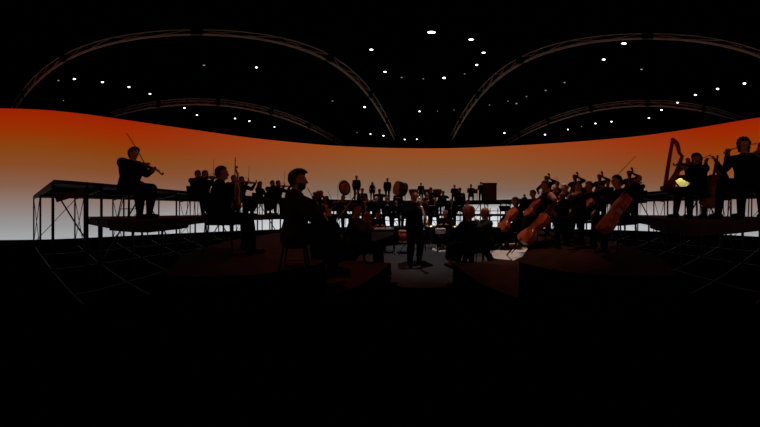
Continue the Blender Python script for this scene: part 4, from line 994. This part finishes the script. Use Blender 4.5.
# ------------------------------------------------------------------ right: cellos and basses
cel = [(518.3, 197.6, 'A', 3.75, 'cellist farthest left with a short raised bow', dict(), (-1.0, 3.4)),
       (535.2, 190.5, 'B', 4.25, 'cellist with round head seen above the orange cello', dict(hcol='brownhair'), (-.6, 3.3)),
       (549.3, 181.3, 'B', 3.15, 'cellist in sleeveless black with a bare bowing arm', dict(female=True, hair='bun', hcol='brownhair'), (-.6, 3.3)),
       (566, 184.2, 'B', 4.05, 'white-haired violist in the cello row', dict(hcol='greyhair'), (-.4, 3.3)),
       (579.6, 183.5, 'B', 3.15, 'violist right of the white-haired one', dict(), (-.4, 3.3)),
       (592.2, 182.3, 'B', 3.6, 'red-faced cellist in the middle of the right group', dict(hcol='brownhair'), (-.5, 3.4)),
       (621.3, 176.3, 'B', 2.62, 'nearest cellist at the right with the largest cello', dict(), (-.3, 3.6))]
cpx = {0: ((500.5, 231, 3.45), (514, 211, 3.62), 1.95), 1: ((525, 217, 3.85), (540, 199, 4.1), 1.95), 2: ((521.5, 242.5, 2.62), (547, 214, 2.86), 2.1),
       5: ((574.5, 221.5, 3.2), (590, 202, 3.4), 1.95), 6: ((601, 232, 1.98), (634, 186, 2.4), 2.05)}
for i, (px, py, tr, d, lab, kw, fc) in enumerate(cel):
    near = i in (2, 6); ray = None
    if i in cpx:
        a, b, k = cpx[i]; A3, B3 = W3(*a), W3(*b); zd = (B3-A3).normalized()
        ray = dict(wl=None)
        hand = A3+zd*(.50*k); az_h = math.atan2(hand.x, hand.y); dd = math.hypot(hand.x, hand.y)
        ray = dict(wl=(az_h*K+XC, YC-K*math.atan((hand.z-CAMZ)/dd), dd))
        if i == 2: ray['wr'] = (556, 216, 2.82)
    Mw, rz, loc, s = place(px, py, tr, 'cello' if i in cpx else 'violin_far', d, 0, label=lab, seat='the '+lab, vox=.014 if near else .017, face=fc, ray=ray, sleeveless=(i == 2), bulk=1.15,
                           group='players on the right platform', **kw)
    if i in cpx:
        vn = Vector((A3.x, A3.y, 0)); vn = (vn-zd*vn.dot(zd)).normalized(); sdv = zd.cross(vn)
        if sdv.z < 0: sdv = -sdv
        an = math.radians(76 if i == 6 else 68); frv = sdv*math.sin(an)-vn*math.cos(an)
        instrument('cello', ('large orange-brown' if near else 'reddish-brown')+' cello of the '+lab, A3, zd, frv, Matrix.Identity(4), k)
        c = A3+zd*.12*k+frv.normalized()*.1
        bd = Mw.to_3x3() @ Vector((-.9, .1, .15))
        if i != 6: instrument('bow', 'bow of the '+lab, c-bd.normalized()*.30, bd, (0, 0, -1), Matrix.Identity(4), .95)
    else: give_violin(Mw, s, 'the '+lab, kind='viola', bow=(.4, .2, .9) if i == 3 else (-.7, .2, .5), drop=-.3)
instrument('bow', 'long bow raised slantwise above the cellists heads', polar(610.5, 3.6, CAMZ+3.6*math.tan((YC-182.5)/K)), (polar(630.5, 3.6, CAMZ+3.6*math.tan((YC-161.5)/K))-polar(610.5, 3.6, CAMZ+3.6*math.tan((YC-182.5)/K))), (0, 0, 1), Matrix.Identity(4), 1.3)
for px, py, d, lab, kw in ((547.2, 176.6, 6.0, 'bass player leftmost of four on the low deck', {}), (575.6, 175.3, 5.9, 'bass player second from left, arms raised round the neck', {}),
                           (600.3, 174.8, 5.65, 'white-haired bass player third from left', dict(hcol='greyhair')), (630.2, 171.4, 5.2, 'bass player rightmost and highest', {})):
    Mw, rz, loc, s = place(px, py, 'D', 'bass', d, 0, label=lab, seat='the '+lab, vox=.018, group='double bass players on the low deck', **kw)
    give_bass(Mw, s, 'the '+lab)
Mw, rz, loc, s = place(638.8, 177.8, 'D', 'violin_far', 4.6, 0, label='violist right of the rightmost bass player', seat='the violist at the end of the bass row', vox=.017)
give_violin(Mw, s, 'the violist at the end of the bass row', kind='viola', bow=(.3, .1, .9))
Mw, rz, loc, s = place(608.5, 181.5, 'D', 'clarinet', 4.9, 0, s=.9, label='player squeezed between bass players behind the raised bow', seat='the squeezed player', vox=.019)
Mw, rz, loc, s = place(558, 188.5, 'D', 'clarinet', 5.2, 0, s=.92, label='player in the gap behind the bare-armed cellist', seat='the player in the gap', vox=.02)

# ------------------------------------------------------------------ music stands
st = [(232, 3.4, 'B', 'left group, right of the upright viola', None), (250, 3.5, 'B', 'left group below the violinist', None), (288, 3.3, 'B', 'just behind the bearded player', None),
      (333, 4.2, 'B', 'beside the bassoon', None), (352, 5.6, 'B', 'right of the bassoonist', None), (370, 5.55, 'B', 'in front of the white-haired flautist', None),
      (392, 5.65, 'B', 'left of the soloist', None), (430, 5.6, 'B', 'behind the snare drum', ('white sheet music shining behind the snare drum', 'paper')),
      (458, 5.6, 'B', 'above the curly-haired woman', None), (505, 5.5, 'B', 'in front of the leftmost cellist', None),
      (528, 5.4, 'B', 'between two cellists at the left of the row', None), (585, 4.6, 'D', 'in front of the second bass player', ('white sheet music glowing between the basses', 'paper'))]
for px, d, tr, lab, sh in st:
    p = polar(px, d, TIER[tr]); f = Vector((p.x, p.y-3.0)); music_stand('black music stand '+lab, p, math.atan2(-f.x, f.y) if False else math.atan2(f.x, -f.y), .78, sh)
